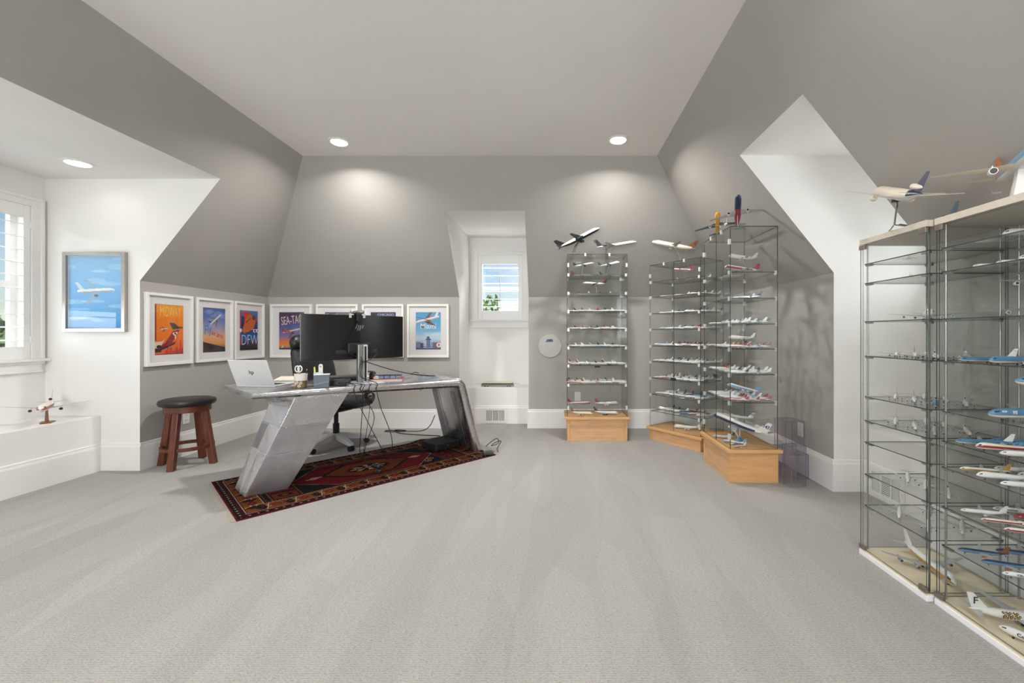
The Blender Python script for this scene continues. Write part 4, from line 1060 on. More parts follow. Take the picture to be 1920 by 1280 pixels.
def plane(kind, liv, L, loc, yaw, label, group, parts=True, pitch=0.0, roll=0.0, lift=None, stand=None, texts=(), gear=True, hi=True):
    """loc: point on the supporting surface; yaw: nose direction; lift: height of the fuselage axis above loc (in lengths) when on a stand"""
    if (kind, hi) not in GEO: GEO[(kind, hi)] = plane_geo(kind, hi)
    geo, gz = GEO[(kind, hi)]
    up = gz if lift is None else lift
    if not parts:
        o = inst('model_airliner', plane_mesh(kind, liv, hi, 'all')); o.location = (loc[0], loc[1], loc[2] + up*L); o.scale = (L, L, L); o.rotation_euler = (0, 0, yaw)
        tag(o, label, 'model airplane', group); PLANES.append(o); return o
    o = empty('model_airliner', loc, yaw); o.scale = (L, L, L); tag(o, label, 'model airplane', group); PLANES.append(o)
    Mx = Matrix.Translation((0, 0, up)) @ Euler((roll, -pitch, 0)).to_matrix().to_4x4()
    for p in geo:
        if p == 'landing_gear' and (not gear or lift is not None): continue
        c = inst(p.split('.')[0].replace('left_', '').replace('right_', ''), plane_mesh(kind, liv, hi, p), o); c.matrix_local = Mx
    for (s, x, z, size, rgb, where) in texts:
        me = text_mesh('lettering', s, size, mat('ink_%02x%02x%02x' % rgb, srgb(*rgb), .5, var=.02), .0008, 1, 0, .0015)
        c = inst('lettering', me, o); R = .055
        if where == 'side': A = Matrix(((-1, 0, 0, x), (0, 0, 1, R+.001), (0, 1, 0, z), (0, 0, 0, 1)))
        elif where == 'finside': A = Matrix(((-1, 0, 0, x), (0, 0, 1, .0075), (0, 1, 0, z), (0, 0, 0, 1)))
        elif where == 'finother': A = Matrix(((1, 0, 0, x), (0, 0, -1, -.0075), (0, 1, 0, z), (0, 0, 0, 1)))
        else: A = Matrix(((1, 0, 0, x), (0, 0, -1, -R-.001), (0, 1, 0, z), (0, 0, 0, 1)))
        c.matrix_local = Mx @ A
    if stand == 'rod':
        b = MB(); b.tube(spline([(-.16, 0, .006), (-.12, 0, up*.45), (-.02, 0, up-.05)], 6), .006, 6); b.build('stand_arm', M_CHROME, o, smooth=50)
        MB().box((-.22, -.05, 0), (-.02, .05, .012)).build('stand_base', M_CHROME, o, bevel=.003)
    elif stand == 'wire':
        MB().tube(spline([(-.10, 0, .004), (-.07, 0, up*.5), (.0, 0, up-.045)], 6), .005, 6).build('stand_arm', mat('clear_acrylic_arm', srgb(206, 206, 204), .2, var=.02), o, smooth=50)
        MB().lathe([(.07, 0), (.07, .005), (.02, .009), (.005, .01)], 20, (-.10, 0, 0)).build('stand_base', mat('clear_acrylic_arm', srgb(206, 206, 204), .2), o, smooth=50)
    elif stand == 'wood':
        mw = mat('walnut_stand', srgb(120, 72, 36), .4, var=.3, scale=14)
        MB().hexa([(-.02, -.02, .018), (.03, -.02, .018), (.03, .02, .018), (-.02, .02, .018)], [(-.01, -.012, up-.04), (.02, -.012, up-.04), (.02, .012, up-.04), (-.01, .012, up-.04)]).build('stand_arm', mw, o, bevel=.003)
        MB().hexa([(-.10, -.09, 0), (.13, -.06, 0), (.13, .06, 0), (-.10, .09, 0)], [(-.07, -.06, .02), (.10, -.04, .02), (.10, .04, .02), (-.07, .06, .02)]).build('stand_base', mw, o, bevel=.004)
    elif stand == 'blue':
        mb2 = mat('blue_stand', srgb(36, 138, 190), .35, var=.03)
        MB().hexa([(-.035, -.06, 0), (.035, -.06, 0), (.035, .06, 0), (-.035, .06, 0)], [(-.01, -.014, .07), (.01, -.014, .07), (.01, .014, .07), (-.01, .014, .07)]).build('stand_base', mb2, o, bevel=.003)
        for s in (-1, 1): MB().tube([(0, s*.008, .05), (.05+.06*s, s*.02, up-.05)], .006, 8).build('stand_arm', M_WPLAST, o, smooth=50)
    elif stand == 'bent':
        MB().tube(spline([(-.28, .12, .004), (-.16, .06, up*.45), (-.02, 0, up-.12), (0, 0, up-.05)], 6), .008, 8).build('stand_arm', M_STEEL, o, smooth=50)
        MB().box((-.03, -.03, up-.075), (.03, .03, up-.045)).build('stand_head', M_BLACK, o, bevel=.004)
        MB().tube([(-.28, .12, .006), (.26, .0, .006)], .006, 8).tube([(-.28, .12, .006), (-.1, -.12, .006)], .006, 8).build('stand_base', M_STEEL, o, smooth=50)
    elif stand == 'white':
        MB().rings([[(-.05+.03*math.sin(t*2), s*.03*(1.6-t), t*(up-.04)) for s in (-1, 1)] + [(.06+.02*math.sin(t*2)-.03*t, s*.03*(1.6-t), t*(up-.04)) for s in (1, -1)] for t in (0, .25, .5, .75, 1)]).build('stand_arm', M_WPLAST, o, smooth=40)
    return o

# ---------------------------------------------------------------- glass display towers with oak plinths
M_GLASS = glass_mat('tower_glass', (0.988, 0.994, 0.991), 1.38)
M_GEDGE = mat('glass_edge_green', srgb(62, 72, 69), .2, var=.1, scale=20)
M_OAK = mat('light_oak_veneer', srgb(210, 166, 122), .5, var=.12, scale=5, stretch=(1, 1, 9))
M_OAKT = mat('oak_edge', srgb(214, 164, 110), .45, var=.1, scale=6, stretch=(1, 1, 6))
M_CLIP = mat('satin_clip', srgb(214, 214, 212), .35, .35, var=.03)
def pane(o, name, a, b_, label=None):
    """thin glass box: the two large faces are clear, the edges green"""
    d = [abs(b_[i]-a[i]) for i in range(3)]; k = d.index(min(d))
    m = MB().box(a, b_); m.m = [1]*6
    for i in ({2: (0, 1), 1: (2, 4), 0: (3, 5)}[k]): m.m[i] = 0
    return m.build(name, [M_GLASS, M_GEDGE], o)
def tower(name, loc, rz, w, dp, z0, z1, shelves, label, board_h=.028, over=.028):
    """local x along the front, y to the back, front face at y = 0; z0 = top of the plinth board"""
    o = empty(name, loc, rz); tag(o, label, 'display case', 'glass display towers')
    pz = z0-board_h
    pl = MB().box((.03, .0, 0), (w-.03, dp+.0, pz)).build('plinth', M_OAK, o, bevel=.002)
    for x0, x1 in ((-.0, .03), (w-.03, w)): MB().box((x0, -.004, 0), (x1, dp+.004, pz)).build('plinth_stile', M_OAKT, o, bevel=.002)
    MB().box((-over, -over, pz), (w+over, dp+over, z0)).build('base_board', M_OAKT, o, bevel=.003)
    t = .005; g0 = .0; zb = z0+.003
    pane(o, 'back_pane', (g0, dp-t, zb), (w-g0, dp, z1))
    pane(o, 'side_pane', (g0, t, zb), (g0+t, dp-t, z1)); pane(o, 'side_pane', (w-t, t, zb), (w, dp-t, z1))
    pane(o, 'door', (g0+.003, 0, zb), (w/2-.0015, t, z1-.004)); pane(o, 'door', (w/2+.0015, 0, zb), (w-.003, t, z1-.004))
    pane(o, 'top_pane', (g0, 0, z1), (w, dp, z1+.006))
    cm = MB().box((-.006, -.007, -.017), (.016, .012, .015)).mesh('clip', M_CLIP)
    for z in shelves:
        pane(o, 'shelf', (.008, .012, z-.006), (w-.008, dp-.008, z))
        for x, y in ((.008, .0), (w-.022, .0), (.008, dp-.01), (w-.022, dp-.01)): inst('clip', cm, o, (x, y, z-.006))
    for z in (z0+.10, z1-.12):
        for x in (.0, w-.02): MB().box((x, -.012, z-.022), (x+.02, .008, z+.022)).build('hinge', M_CLIP, o, bevel=.002)
    for x in (w*.3, w*.7): MB().box((x-.01, -.006, z1-.02), (x+.01, .012, z1+.012)).build('top_clip', M_CLIP, o, bevel=.002)
    MB().box((w/2-.03, -.014, z0+.55), (w/2+.03, .0, z0+.575)).build('lock', M_BLACK2, o, bevel=.002)
    return o
def T2(loc, rz):
    c, s = math.cos(rz), math.sin(rz); return lambda x, y, z=0: (loc[0]+x*c-y*s, loc[1]+x*s+y*c, z)
SA = [1.862, 1.657, 1.452, 1.249, 1.047, .846, .632]; SB = [1.787, 1.615, 1.429, 1.25, 1.064, .886, .698, .515, .327]; SC = [1.699, 1.489, 1.281, 1.079, .871, .645]
A_L, A_R, A_W, A_D = (.130, 4.765), 0.0, .672, .40
B_L, B_R, B_W, B_D = (1.072, 4.862), math.atan2(-.565, .413), .672, .40
C_L, C_R, C_W, C_D = (1.402, 4.035), -PI/2, .605, .385
tower('glass_tower', (*A_L, 0), A_R, A_W, A_D, .272, 2.084, SA, 'glass display tower on oak plinth, facing front, nearest the back dormer')
tower('glass_tower', (*B_L, 0), B_R, B_W, B_D, .150, 1.972, SB, 'glass display tower standing angled on a low oak plinth, middle one')
tower('glass_tower', (*C_L, 0), C_R, C_W, C_D, .271, 2.06, SC, 'tallest-looking glass display tower with end turned to room, beside acrylic boxes')

# ---------------------------------------------------------------- birch-topped cabinets on the right
M_BIRCH = mat('birch_veneer', srgb(222, 208, 180), .45, var=.05, scale=4, stretch=(8, 1, 1))
M_WLAM = mat('white_laminate', srgb(236, 235, 238), .4, var=.01)
M_TAUPE = mat('birch_top_edge', srgb(206, 196, 182), .45, var=.03)
SD = [1.578, 1.474, 1.267, 1.08, .86, .73, .614, .44, .27]
def cabinet(loc, w, dp, label, seed):
    """front faces -x (the room); local x along the front (towards the camera, -y), y to the back (+x)"""
    o = empty('glass_cabinet', loc, -PI/2); tag(o, label, 'display cabinet', 'birch and glass cabinets'); H = 1.71
    MB().box((0, 0, 0), (w, dp, .026)).build('base', M_WLAM, o, bevel=.002)
    MB().box((.002, .004, .026), (w-.002, dp, .034)).build('base_panel', M_BIRCH, o)
    MB().box((0, 0, H-.03), (w, dp, H)).build('top', M_TAUPE, o, bevel=.002)
    ins = .022
    for x in (ins, w-ins):
        for y in (ins+.01, dp-ins): MB().cyl((x, y, .034), (x, y, H-.03), .0042, n=12).build('pole', M_STEEL, o, smooth=50)
    t = .004; z0, z1 = .036, H-.032
    pane(o, 'side_pane', (.004, .018, z0), (.004+t, dp-.004, z1)); pane(o, 'side_pane', (w-.004-t, .018, z0), (w-.004, dp-.004, z1))
    pane(o, 'back_pane', (.012, dp-.010, z0), (w-.012, dp-.006, z1)); pane(o, 'door', (.006, .004, z0+.004), (w-.006, .004+t, z1-.004))
    br = MB().box((-.007, -.007, -.009), (.034, .007, .0)).mesh('shelf_bracket', M_STEEL)
    for z in SD:
        pane(o, 'shelf', (.012, .022, z-.005), (w-.012, dp-.016, z))
        for x in (ins, w-ins):
            for y in (ins+.01, dp-ins): inst('shelf_bracket', br, o, (x, y, z-.005), (0, 0, 0 if x < w/2 else PI))
    for z in (z0, z1-.024):
        for x in (.002, w-.042): MB().box((x, -.003, z), (x+.04, .013, z+.024)).build('hinge_plate', mat('bronze_hinge', srgb(150, 140, 132), .35, .8, var=.05), o, bevel=.002)
    return o
D_L, E_L, CW, CD = (1.660, 2.335), (1.684, 1.898), .425, .375
cabinet((*D_L, 0), CW, CD, 'far glass cabinet with birch top and white base before the right dormer', 1)
cabinet((*E_L, 0), CW+.03, CD, 'near glass cabinet with birch top, cut by the right picture edge', 2)
# ---------------------------------------------------------------- the collection on the shelves
ORD = ['first', 'second', 'third', 'fourth', 'fifth', 'sixth', 'seventh', 'eighth', 'ninth', 'tenth', 'eleventh', 'twelfth', 'thirteenth', 'fourteenth', 'fifteenth', 'sixteenth', 'seventeenth', 'eighteenth']
FIN_WORD = dict(red='red-tailed', redstripe='red-striped', navy='navy-tailed', black='black-tailed', blue='blue', klm='blue', white='white', silver='silver', maroon='maroon-tailed', orange='orange-tailed', green='green-tailed', gold='gold-tailed', sky='pale blue-tailed', teal='teal-tailed', cream='cream', dark='dark blue', blackbelly='black-bellied', house='white', houseblue='blue-striped', redtop='red', amber='cream-bodied', barge='gold-striped', slate='slate grey', yellow='yellow', bluered='blue and red')
rgp = random.Random(11)
def shelf_row(T, rz, z, x0, x1, y, n, L, yaw, kinds, livs, place, shelf, row, parts=False, jit=.006, hi=False, group=None, texts=None):
    """n models along a shelf; yaw in the case's own axes; T maps case coordinates to the room"""
    pts = []
    for k in range(n):
        x = x0 + (x1-x0)*(k+.5)/n + rgp.uniform(-jit, jit); yy = y + rgp.uniform(-jit, jit)
        pts.append((x, yy))
    pix = lambda p: (lambda q: q[0]/q[1])(T(p[0], p[1], z))
    order = sorted(range(n), key=lambda i: pix(pts[i]))
    for r, i in enumerate(order):
        kind = kinds[i % len(kinds)]; liv = livs[i % len(livs)]
        nm = '%s model airliner, %s from left%s, %s shelf down, %s' % (FIN_WORD[liv], ORD[r], (' in %s row' % row) if row else '', ORD[shelf], place)
        LL = L*rgp.uniform(.9, 1.08)*(1.12 if kind == 'jumbo' else 1)
        plane(kind, liv, LL, T(pts[i][0], pts[i][1], z), rz + yaw + rgp.uniform(-.06, .06), nm, group or 'model airliners in the %s' % place, parts=parts, hi=hi, texts=(texts or {}).get(i, ()))
K1 = ['narrow', 'twin', 'narrow', 'tee', 'jumbo', 'twin']
# --- tower A (front tower): noses to the right
TA = T2(A_L, A_R); pa = 'front tower'
def stand_plane(T, rz, x, y, z, kind, liv, L, yaw, label, lift=.42, pitch=.2, stand='wire', **k):
    return plane(kind, liv, L, T(x, y, z), rz + yaw, label, k.pop('group', 'large model airliners on stands'), lift=lift, pitch=pitch, stand=stand, **k)
stand_plane(TA, A_R, .19, .10, SA[0], 'twin', 'black', .235, -.12, 'model airliner on stand, upper left on first shelf down, front tower', .52, .18)
stand_plane(TA, A_R, .48, .10, SA[0], 'jumbo', 'black', .245, -.12, 'model jumbo on stand, upper right on first shelf down, front tower', .52, .2)
shelf_row(TA, A_R, SA[0], .02, .66, .26, 2, .26, -.1, ['twin'], ['maroon', 'black'], pa, 0, '', True, hi=True)
stand_plane(TA, A_R, .32, .16, SA[1], 'twin', 'maroon', .27, PI+.05, 'lone model airliner flying left on stand, second shelf down, front tower', .45, .06)
shelf_row(TA, A_R, SA[1], .03, .65, .30, 5, .16, -.25, K1, ['black', 'red', 'white', 'maroon', 'white'], pa, 1, '')
shelf_row(TA, A_R, SA[2], .03, .65, .20, 7, .165, -.45, K1, ['white', 'maroon', 'cream', 'white', 'red', 'navy', 'white'], pa, 2, '')
shelf_row(TA, A_R, SA[3], .03, .65, .20, 7, .165, -.45, K1, ['red', 'red', 'redstripe', 'maroon', 'black', 'red', 'white'], pa, 3, '')
shelf_row(TA, A_R, SA[4], .03, .65, .18, 7, .165, -.45, K1, ['black', 'white', 'white', 'sky', 'navy', 'white', 'navy'], pa, 4, '')
shelf_row(TA, A_R, SA[5], .03, .65, .13, 6, .165, -.45, K1, ['white', 'red', 'white', 'navy', 'maroon', 'white'], pa, 5, 'front')
shelf_row(TA, A_R, SA[5], .05, .66, .28, 6, .165, -.45, K1, ['redstripe', 'white', 'black', 'teal', 'white', 'white'], pa, 5, 'back')
shelf_row(TA, A_R, SA[6], .03, .65, .12, 7, .165, -.45, K1, ['redstripe', 'orange', 'red', 'gold', 'red', 'redstripe', 'white'], pa, 6, 'front')
shelf_row(TA, A_R, SA[6], .05, .66, .27, 7, .165, -.45, K1, ['navy', 'black', 'white', 'sky', 'sky', 'navy', 'white'], pa, 6, 'back')
stand_plane(TA, A_R, .15, .27, .272, 'jumbo', 'redstripe', .27, -.05, 'red striped jumbo model on stand at the bottom left of front tower', .40, .03)
stand_plane(TA, A_R, .47, .27, .272, 'jumbo', 'red', .27, -.05, 'red-tailed jumbo model on stand at the bottom right of front tower', .40, .03)
plane('jumbo', 'cream', .25, TA(.17, .12, .272), A_R-.22, 'cream jumbo model with dark tail on floor of front tower, left', 'models on the tower floors', parts=True)
plane('jumbo', 'black', .28, TA(.45, .13, .272), A_R-.25, 'white jumbo model with dark tail on floor of front tower, right', 'models on the tower floors', parts=True)
# on top of tower A
plane('twin', 'blackbelly', .51, TA(.13, .012, 2.092), R_(-6), 'large white airliner model with black belly climbing on top of front tower', 'models on top of the cases', lift=.34, pitch=.46, stand='rod', roll=-.1)
plane('tee', 'black', .45, TA(.56, .06, 2.092), R_(-8), 'white rear-engined jet model with dark tail on top of front tower', 'models on top of the cases', lift=.25, pitch=.14, stand='rod')
plane('narrow', 'cream', .12, TA(.30, .2, 2.092), R_(-4), 'tiny cream airliner model between the two large ones on front tower', 'models on top of the cases', parts=False)
# --- tower B (angled): noses to the left-front
TB = T2(B_L, B_R); pb = 'angled tower'
stand_plane(TB, B_R, .36, .12, SB[0], 'jumbo', 'redstripe', .25, PI+.1, 'red-striped jumbo model on stand, first shelf down, angled tower', .42, .12)
shelf_row(TB, B_R, SB[0], .03, .65, .26, 3, .16, PI-.3, ['narrow', 'twin', 'tee'], ['white', 'cream', 'white'], pb, 0, '')
YB_ = PI + .75
shelf_row(TB, B_R, SB[1], .03, .65, .2, 6, .16, YB_, K1, ['red', 'red', 'white', 'maroon', 'white', 'white'], pb, 1, '')
shelf_row(TB, B_R, SB[2], .03, .65, .2, 7, .16, YB_, K1, ['white', 'navy', 'black', 'white', 'navy', 'black', 'white'], pb, 2, '')
shelf_row(TB, B_R, SB[3], .03, .65, .2, 7, .16, YB_, K1, ['sky', 'white', 'navy', 'black', 'red', 'redstripe', 'white'], pb, 3, '')
shelf_row(TB, B_R, SB[4], .03, .65, .2, 8, .16, YB_, K1, ['white', 'cream', 'maroon', 'redtop', 'black', 'maroon', 'amber', 'gold'], pb, 4, '')
shelf_row(TB, B_R, SB[5], .03, .65, .2, 8, .165, YB_, K1, ['white', 'black', 'sky', 'teal', 'cream', 'white', 'navy', 'white'], pb, 5, '')
shelf_row(TB, B_R, SB[6], .03, .65, .2, 8, .165, YB_, K1, ['white', 'black', 'black', 'white', 'navy', 'sky', 'white', 'slate'], pb, 6, '')
shelf_row(TB, B_R, SB[7], .03, .65, .12, 6, .165, YB_, K1, ['white', 'navy', 'navy', 'silver', 'teal', 'white'], pb, 7, 'front')
shelf_row(TB, B_R, SB[7], .03, .65, .28, 6, .165, YB_, K1, ['white', 'navy', 'navy', 'redtop', 'blue', 'sky'], pb, 7, 'back')
shelf_row(TB, B_R, SB[8], .03, .65, .18, 6, .17, YB_, ['jumbo', 'twin', 'tri'], ['silver', 'black', 'white', 'dark', 'redstripe', 'white'], pb, 8, '')
plane('jumbo', 'white', .30, TB(.36, .2, .15), B_R+PI+.55, 'white jumbo model with striped tail on the floor of angled tower', 'models on the tower floors', parts=True)
plane('twin', 'cream', .48, TB(.24, .12, 1.978), R_(168), 'cream airliner model with portrait on its tail on top of angled tower', 'models on top of the cases', lift=.42, pitch=.24, stand='rod', texts=(('o', -.455, .14, .09, (60, 34, 30), 'finside'),))
# --- tower C (end turned to the room): local x runs towards the camera
TC = T2(C_L, C_R); pc = 'corner tower'
NC = R_(155) - C_R                      # noses to the left
stand_plane(TC, C_R, .50, .14, SC[0], 'jumbo', 'redstripe', .30, R_(186)-C_R, 'red and white jumbo model on stand, first shelf down, corner tower', .12, .10)
stand_plane(TC, C_R, .34, .22, SC[0], 'jumbo', 'white', .26, R_(186)-C_R, 'white jumbo model behind on stand, first shelf down, corner tower', .62, .08)
shelf_row(TC, C_R, SC[0], .05, .26, .18, 2, .17, NC, ['twin'], ['red', 'cream'], pc, 0, '')
shelf_row(TC, C_R, SC[1], .04, .58, .2, 4, .18, NC, ['narrow', 'twin', 'jumbo'], ['white', 'cream', 'white', 'silver'], pc, 1, '')
for (sh, livf, livb) in ((2, ['white', 'silver', 'white', 'white', 'silver', 'white', 'white'], ['white', 'black', 'white', 'silver', 'white', 'navy']),
                         (3, ['white', 'gold', 'orange', 'gold', 'maroon', 'red', 'redstripe'], ['black', 'white', 'gold', 'red', 'maroon', 'maroon']),
                         (4, ['red', 'orange', 'white', 'white', 'silver', 'white', 'navy'], ['black', 'white', 'white', 'navy', 'white', 'white']),
                         (5, ['sky', 'white', 'white', 'white', 'red', 'redstripe', 'redstripe'], ['sky', 'sky', 'white', 'blue', 'red', 'redstripe'])):
    shelf_row(TC, C_R, SC[sh], .04, .58, .10, 7, .165, NC, K1, livf, pc, sh, 'front' if False else 'left')
    shelf_row(TC, C_R, SC[sh], .04, .58, .27, 6, .17, NC, K1, livb, pc, sh, 'right')
stand_plane(TC, C_R, .50, .14, SC[3], 'jumbo', 'white', .21, R_(176)-C_R, 'white jumbo model flying above fourth shelf down, corner tower', .42, .05)
stand_plane(TC, C_R, .48, .16, SC[5], 'jumbo', 'sky', .26, R_(172)-C_R, 'pale blue jumbo model flying above sixth shelf down, corner tower', .38, .24)
plane('jumbo', 'houseblue', .52, TC(.335, .188, .271), R_(126), 'long white and blue jumbo model numbered 747 tilted on the floor of corner tower', 'models on the tower floors', lift=.27, pitch=.2, stand='blue', texts=(('747', -.445, .13, .075, (40, 50, 110), 'finside'),))
plane('twin', 'house', .28, TC(.15, .25, .271), R_(165), 'white airliner model numbered 777 behind on the floor of corner tower', 'models on the tower floors', lift=.62, pitch=.12, stand='wire', texts=(('777', -.445, .13, .075, (40, 50, 110), 'finside'),))
plane('narrow', 'sky', .20, TC(.44, .10, .271), R_(140), 'small white and pale blue model on the floor of corner tower', 'models on the tower floors', parts=True)
plane('tri', 'navy', .18, TC(.24, .09, .271), R_(165), 'small navy-tailed model at the left of corner tower floor', 'models on the tower floors', parts=True)
plane('narrow', 'amber', .13, TC(.55, .10, .271), R_(200), 'tiny orange and white model beside the front glass of corner tower', 'models on the tower floors', parts=True)
# on top of tower C
plane('twin', 'yellow', .42, TC(.11, .085, 2.068), R_(-110), 'yellow airliner model flying towards the room on top of corner tower', 'models on top of the cases', lift=.32, pitch=.30, roll=.13, stand='wire')
plane('twin', 'bluered', .46, TC(.55, .085, 2.068), R_(-112), 'dark blue and red airliner model flying towards the room on corner tower', 'models on top of the cases', lift=.27, pitch=.34, roll=.13, stand='wire')
plane('twin', 'white', .30, TC(.28, .10, 2.068), R_(70), 'white model jet with tall fin between yellow and blue models', 'models on top of the cases', lift=.30, pitch=.25, stand='wire')
# more models than can be told apart: the tight back rows of the three towers
def back_rows():
    rr = random.Random(23); b = MB(); names = []
    mats_ = []; idx = {}
    def put(kind, liv, L, loc, yaw):
        parts, gz = GEO[(kind, False)]; ms = livmats(liv); c, s_ = math.cos(yaw), math.sin(yaw)
        for p in parts.values():
            k = len(b.v)
            b.v += [(loc[0]+(x*c-y*s_)*L, loc[1]+(x*s_+y*c)*L, loc[2]+(z+gz)*L) for x, y, z in p.v]
            for f, m in zip(p.f, p.m):
                mm = ms[m]
                if mm.name not in idx: idx[mm.name] = len(mats_); mats_.append(mm)
                b.f.append(tuple(k+i for i in f)); b.m.append(idx[mm.name])
    LV = ['white', 'red', 'navy', 'white', 'maroon', 'black', 'silver', 'white', 'sky', 'redstripe', 'white', 'teal']
    for T, rz, yaw, zs, ys, n, x1 in ((TA, A_R, -.45, SA[2:5], (.32,), 7, .66), (TB, B_R, YB_, SB[1:7], (.32,), 7, .66), (TB, B_R, YB_, SB[4:7], (.09,), 6, .62), (TC, C_R, NC, SC[2:6], (.185,), 7, .58)):
        for z in zs:
            for y in ys:
                for k in range(n):
                    put(K1[rr.randrange(5)], rr.choice(LV), .15*rr.uniform(.9, 1.1), T(.03+(x1-.03)*(k+.5)/n+rr.uniform(-.01, .01), y+rr.uniform(-.008, .008), z), rz+yaw+rr.uniform(-.08, .08))
    o = b.build('model_airliners', mats_, None, 40)
    tag(o, 'tightly packed small model airliners filling the back rows of the glass towers', 'model airplanes', None, 'stuff')
back_rows()
# --- cabinet D: noses towards the room's middle
TD = T2(D_L, -PI/2); pd = 'far cabinet'; ND = R_(-130) + PI/2
def row_d(sh, n, L, y, livs, kinds=('narrow', 'twin', 'tri', 'jumbo'), row=''):
    shelf_row(TD, -PI/2, SD[sh], .05, .39, y, n, L, ND, list(kinds), livs, pd, sh, row, True, .004, True, 'model airliners in the far cabinet')
row_d(0, 2, .185, .17, ['white', 'navy']); row_d(1, 2, .185, .17, ['white', 'silver'])
plane('jumbo', 'white', .33, TD(.215, .19, SD[2]), R_(-128), 'large four-engined white model head-on, third shelf down, far cabinet', 'model airliners in the far cabinet', parts=True)
row_d(3, 3, .185, .12, ['white', 'navy', 'white'], row='front'); row_d(3, 3, .185, .27, ['black', 'white', 'silver'], row='back')
row_d(4, 3, .185, .12, ['orange', 'sky', 'blue'], row='front'); row_d(4, 3, .185, .27, ['white', 'sky', 'white'], row='back')
row_d(5, 3, .185, .12, ['white', 'white', 'silver'], row='front'); row_d(5, 3, .185, .27, ['white', 'redstripe', 'white'], row='back')
row_d(7, 3, .185, .18, ['white', 'red', 'white'])
row_d(8, 2, .185, .11, ['white', 'white'], row='front'); row_d(8, 2, .185, .27, ['white', 'white'], row='back')
plane('jumbo', 'barge', .385, TD(.215, .19, .034), R_(-101), 'large white and gold four-engined model on the floor of far cabinet', 'models on the cabinet floors', parts=True, texts=(('I', -.455, .12, .10, (120, 84, 40), 'finside'),))
def flower_print(o):
    up = GEO[('twin', True)][1]; b = MB(); y_ = MB(); R = .0545
    for i in range(5):
        for a in (.75, .25, -.2, .55 if i % 2 else 0.02):
            x = -.06 - i*.034 + (.015 if a in (.25, .55) else 0)
            c = Vector((x, -R*math.cos(a), up + R*math.sin(a))); nn = Vector((0, -math.cos(a), math.sin(a)))
            b.cyl(tuple(c), tuple(c + nn*.0015), .0135, n=10); y_.cyl(tuple(c), tuple(c + nn*.0025), .0065, n=8)
    b.build('flower_print', pm('black'), o); y_.build('flower_centres', pm('yellow'), o)
# --- cabinet E: noses to the left
TE = T2(E_L, -PI/2); pe = 'near cabinet'; NE = R_(160) + PI/2
def row_e(sh, n, L, y, livs, kinds=('twin', 'jumbo', 'narrow', 'tri'), row='', yaw=NE, texts=None):
    shelf_row(TE, -PI/2, SD[sh], .06, .44, y, n, L, yaw, list(kinds), livs, pe, sh, row, True, .004, True, 'model airliners in the near cabinet', texts)
row_e(0, 3, .17, .17, ['white', 'jet' if False else 'white', 'black'], ('tee', 'jumbo', 'twin'))
row_e(1, 4, .17, .17, ['white', 'black', 'maroon', 'black'], ('narrow', 'twin', 'jumbo', 'jumbo'))
plane('jumbo', 'cream', .33, TE(.25, .20, SD[2]), R_(-122), 'large four-engined cream model head-on, third shelf down, near cabinet', 'model airliners in the near cabinet', parts=True)
plane('jumbo', 'white', .34, TE(.33, .15, SD[2]), R_(-118), 'white four-engined model raised on stand above third shelf, near cabinet', 'model airliners in the near cabinet', lift=.40, stand='wire', pitch=.05)
row_e(3, 3, .21, .11, ['blue', 'klm', 'blue'], ('tee', 'jumbo', 'twin'), 'front', R_(172)+PI/2); row_e(3, 3, .20, .27, ['klm', 'blue', 'blue'], ('twin', 'narrow', 'jumbo'), 'back', R_(172)+PI/2)
plane('twin', 'klm', .352, TE(.235, .19, SD[4]), R_(176), 'large blue airliner model marked 95, fifth shelf down, near cabinet', 'model airliners in the near cabinet', parts=True, texts=(('95', .27, .014, .05, (232, 236, 238), 'side'), ('KLM', .38, .024, .026, (232, 236, 238), 'side')))
plane('twin', 'klm', .345, TE(.34, .19, SD[4]), R_(172), 'blue airliner model raised on stand above fifth shelf, near cabinet', 'model airliners in the near cabinet', lift=.46, pitch=.06, stand='wire')
row_e(5, 4, .19, .11, ['blue', 'amber', 'white', 'klm'], row='front'); row_e(5, 4, .19, .27, ['blue', 'klm', 'blue', 'klm'], row='back')
row_e(6, 4, .18, .11, ['gold', 'black', 'white', 'white'], row='front'); row_e(6, 4, .18, .27, ['navy', 'white', 'white', 'sky'], row='back', texts={1: (('UTA', .24, .014, .07, (40, 44, 70), 'side'),)})
row_e(7, 4, .17, .11, ['white', 'amber', 'redstripe', 'redstripe'], ('narrow', 'tee', 'narrow', 'tee'), 'front'); row_e(7, 4, .18, .27, ['red', 'redtop', 'white', 'red'], row='back', texts={0: (('swissair', .18, .016, .06, (70, 30, 34), 'side'),)})
row_e(8, 4, .18, .11, ['dark', 'dark', 'black', 'black'], ('narrow', 'twin', 'narrow', 'narrow'), 'front', texts={2: (('ICELANDAIR', .14, .014, .052, (40, 42, 60), 'side'),), 3: (('ICELANDAIR', .14, .014, .052, (40, 42, 60), 'side'),)}); row_e(8, 3, .18, .27, ['dark', 'redstripe', 'white'], ('narrow', 'twin', 'narrow'), 'back')
plane('twin', 'white', .355, TE(.18, .19, .034), R_(-12), 'white airliner model with flower panel and letter F tail, near cabinet floor', 'models on the cabinet floors', parts=True, texts=(('F', -.44, .12, .11, (30, 30, 40), 'finother'),))
flower_print(PLANES[-1])
plane('narrow', 'white', .30, TE(.36, .12, .034), R_(118), 'white airliner model reading Condor on the floor of near cabinet', 'models on the cabinet floors', parts=True, texts=(('Condor', .22, .012, .06, (30, 34, 60), 'side'),))
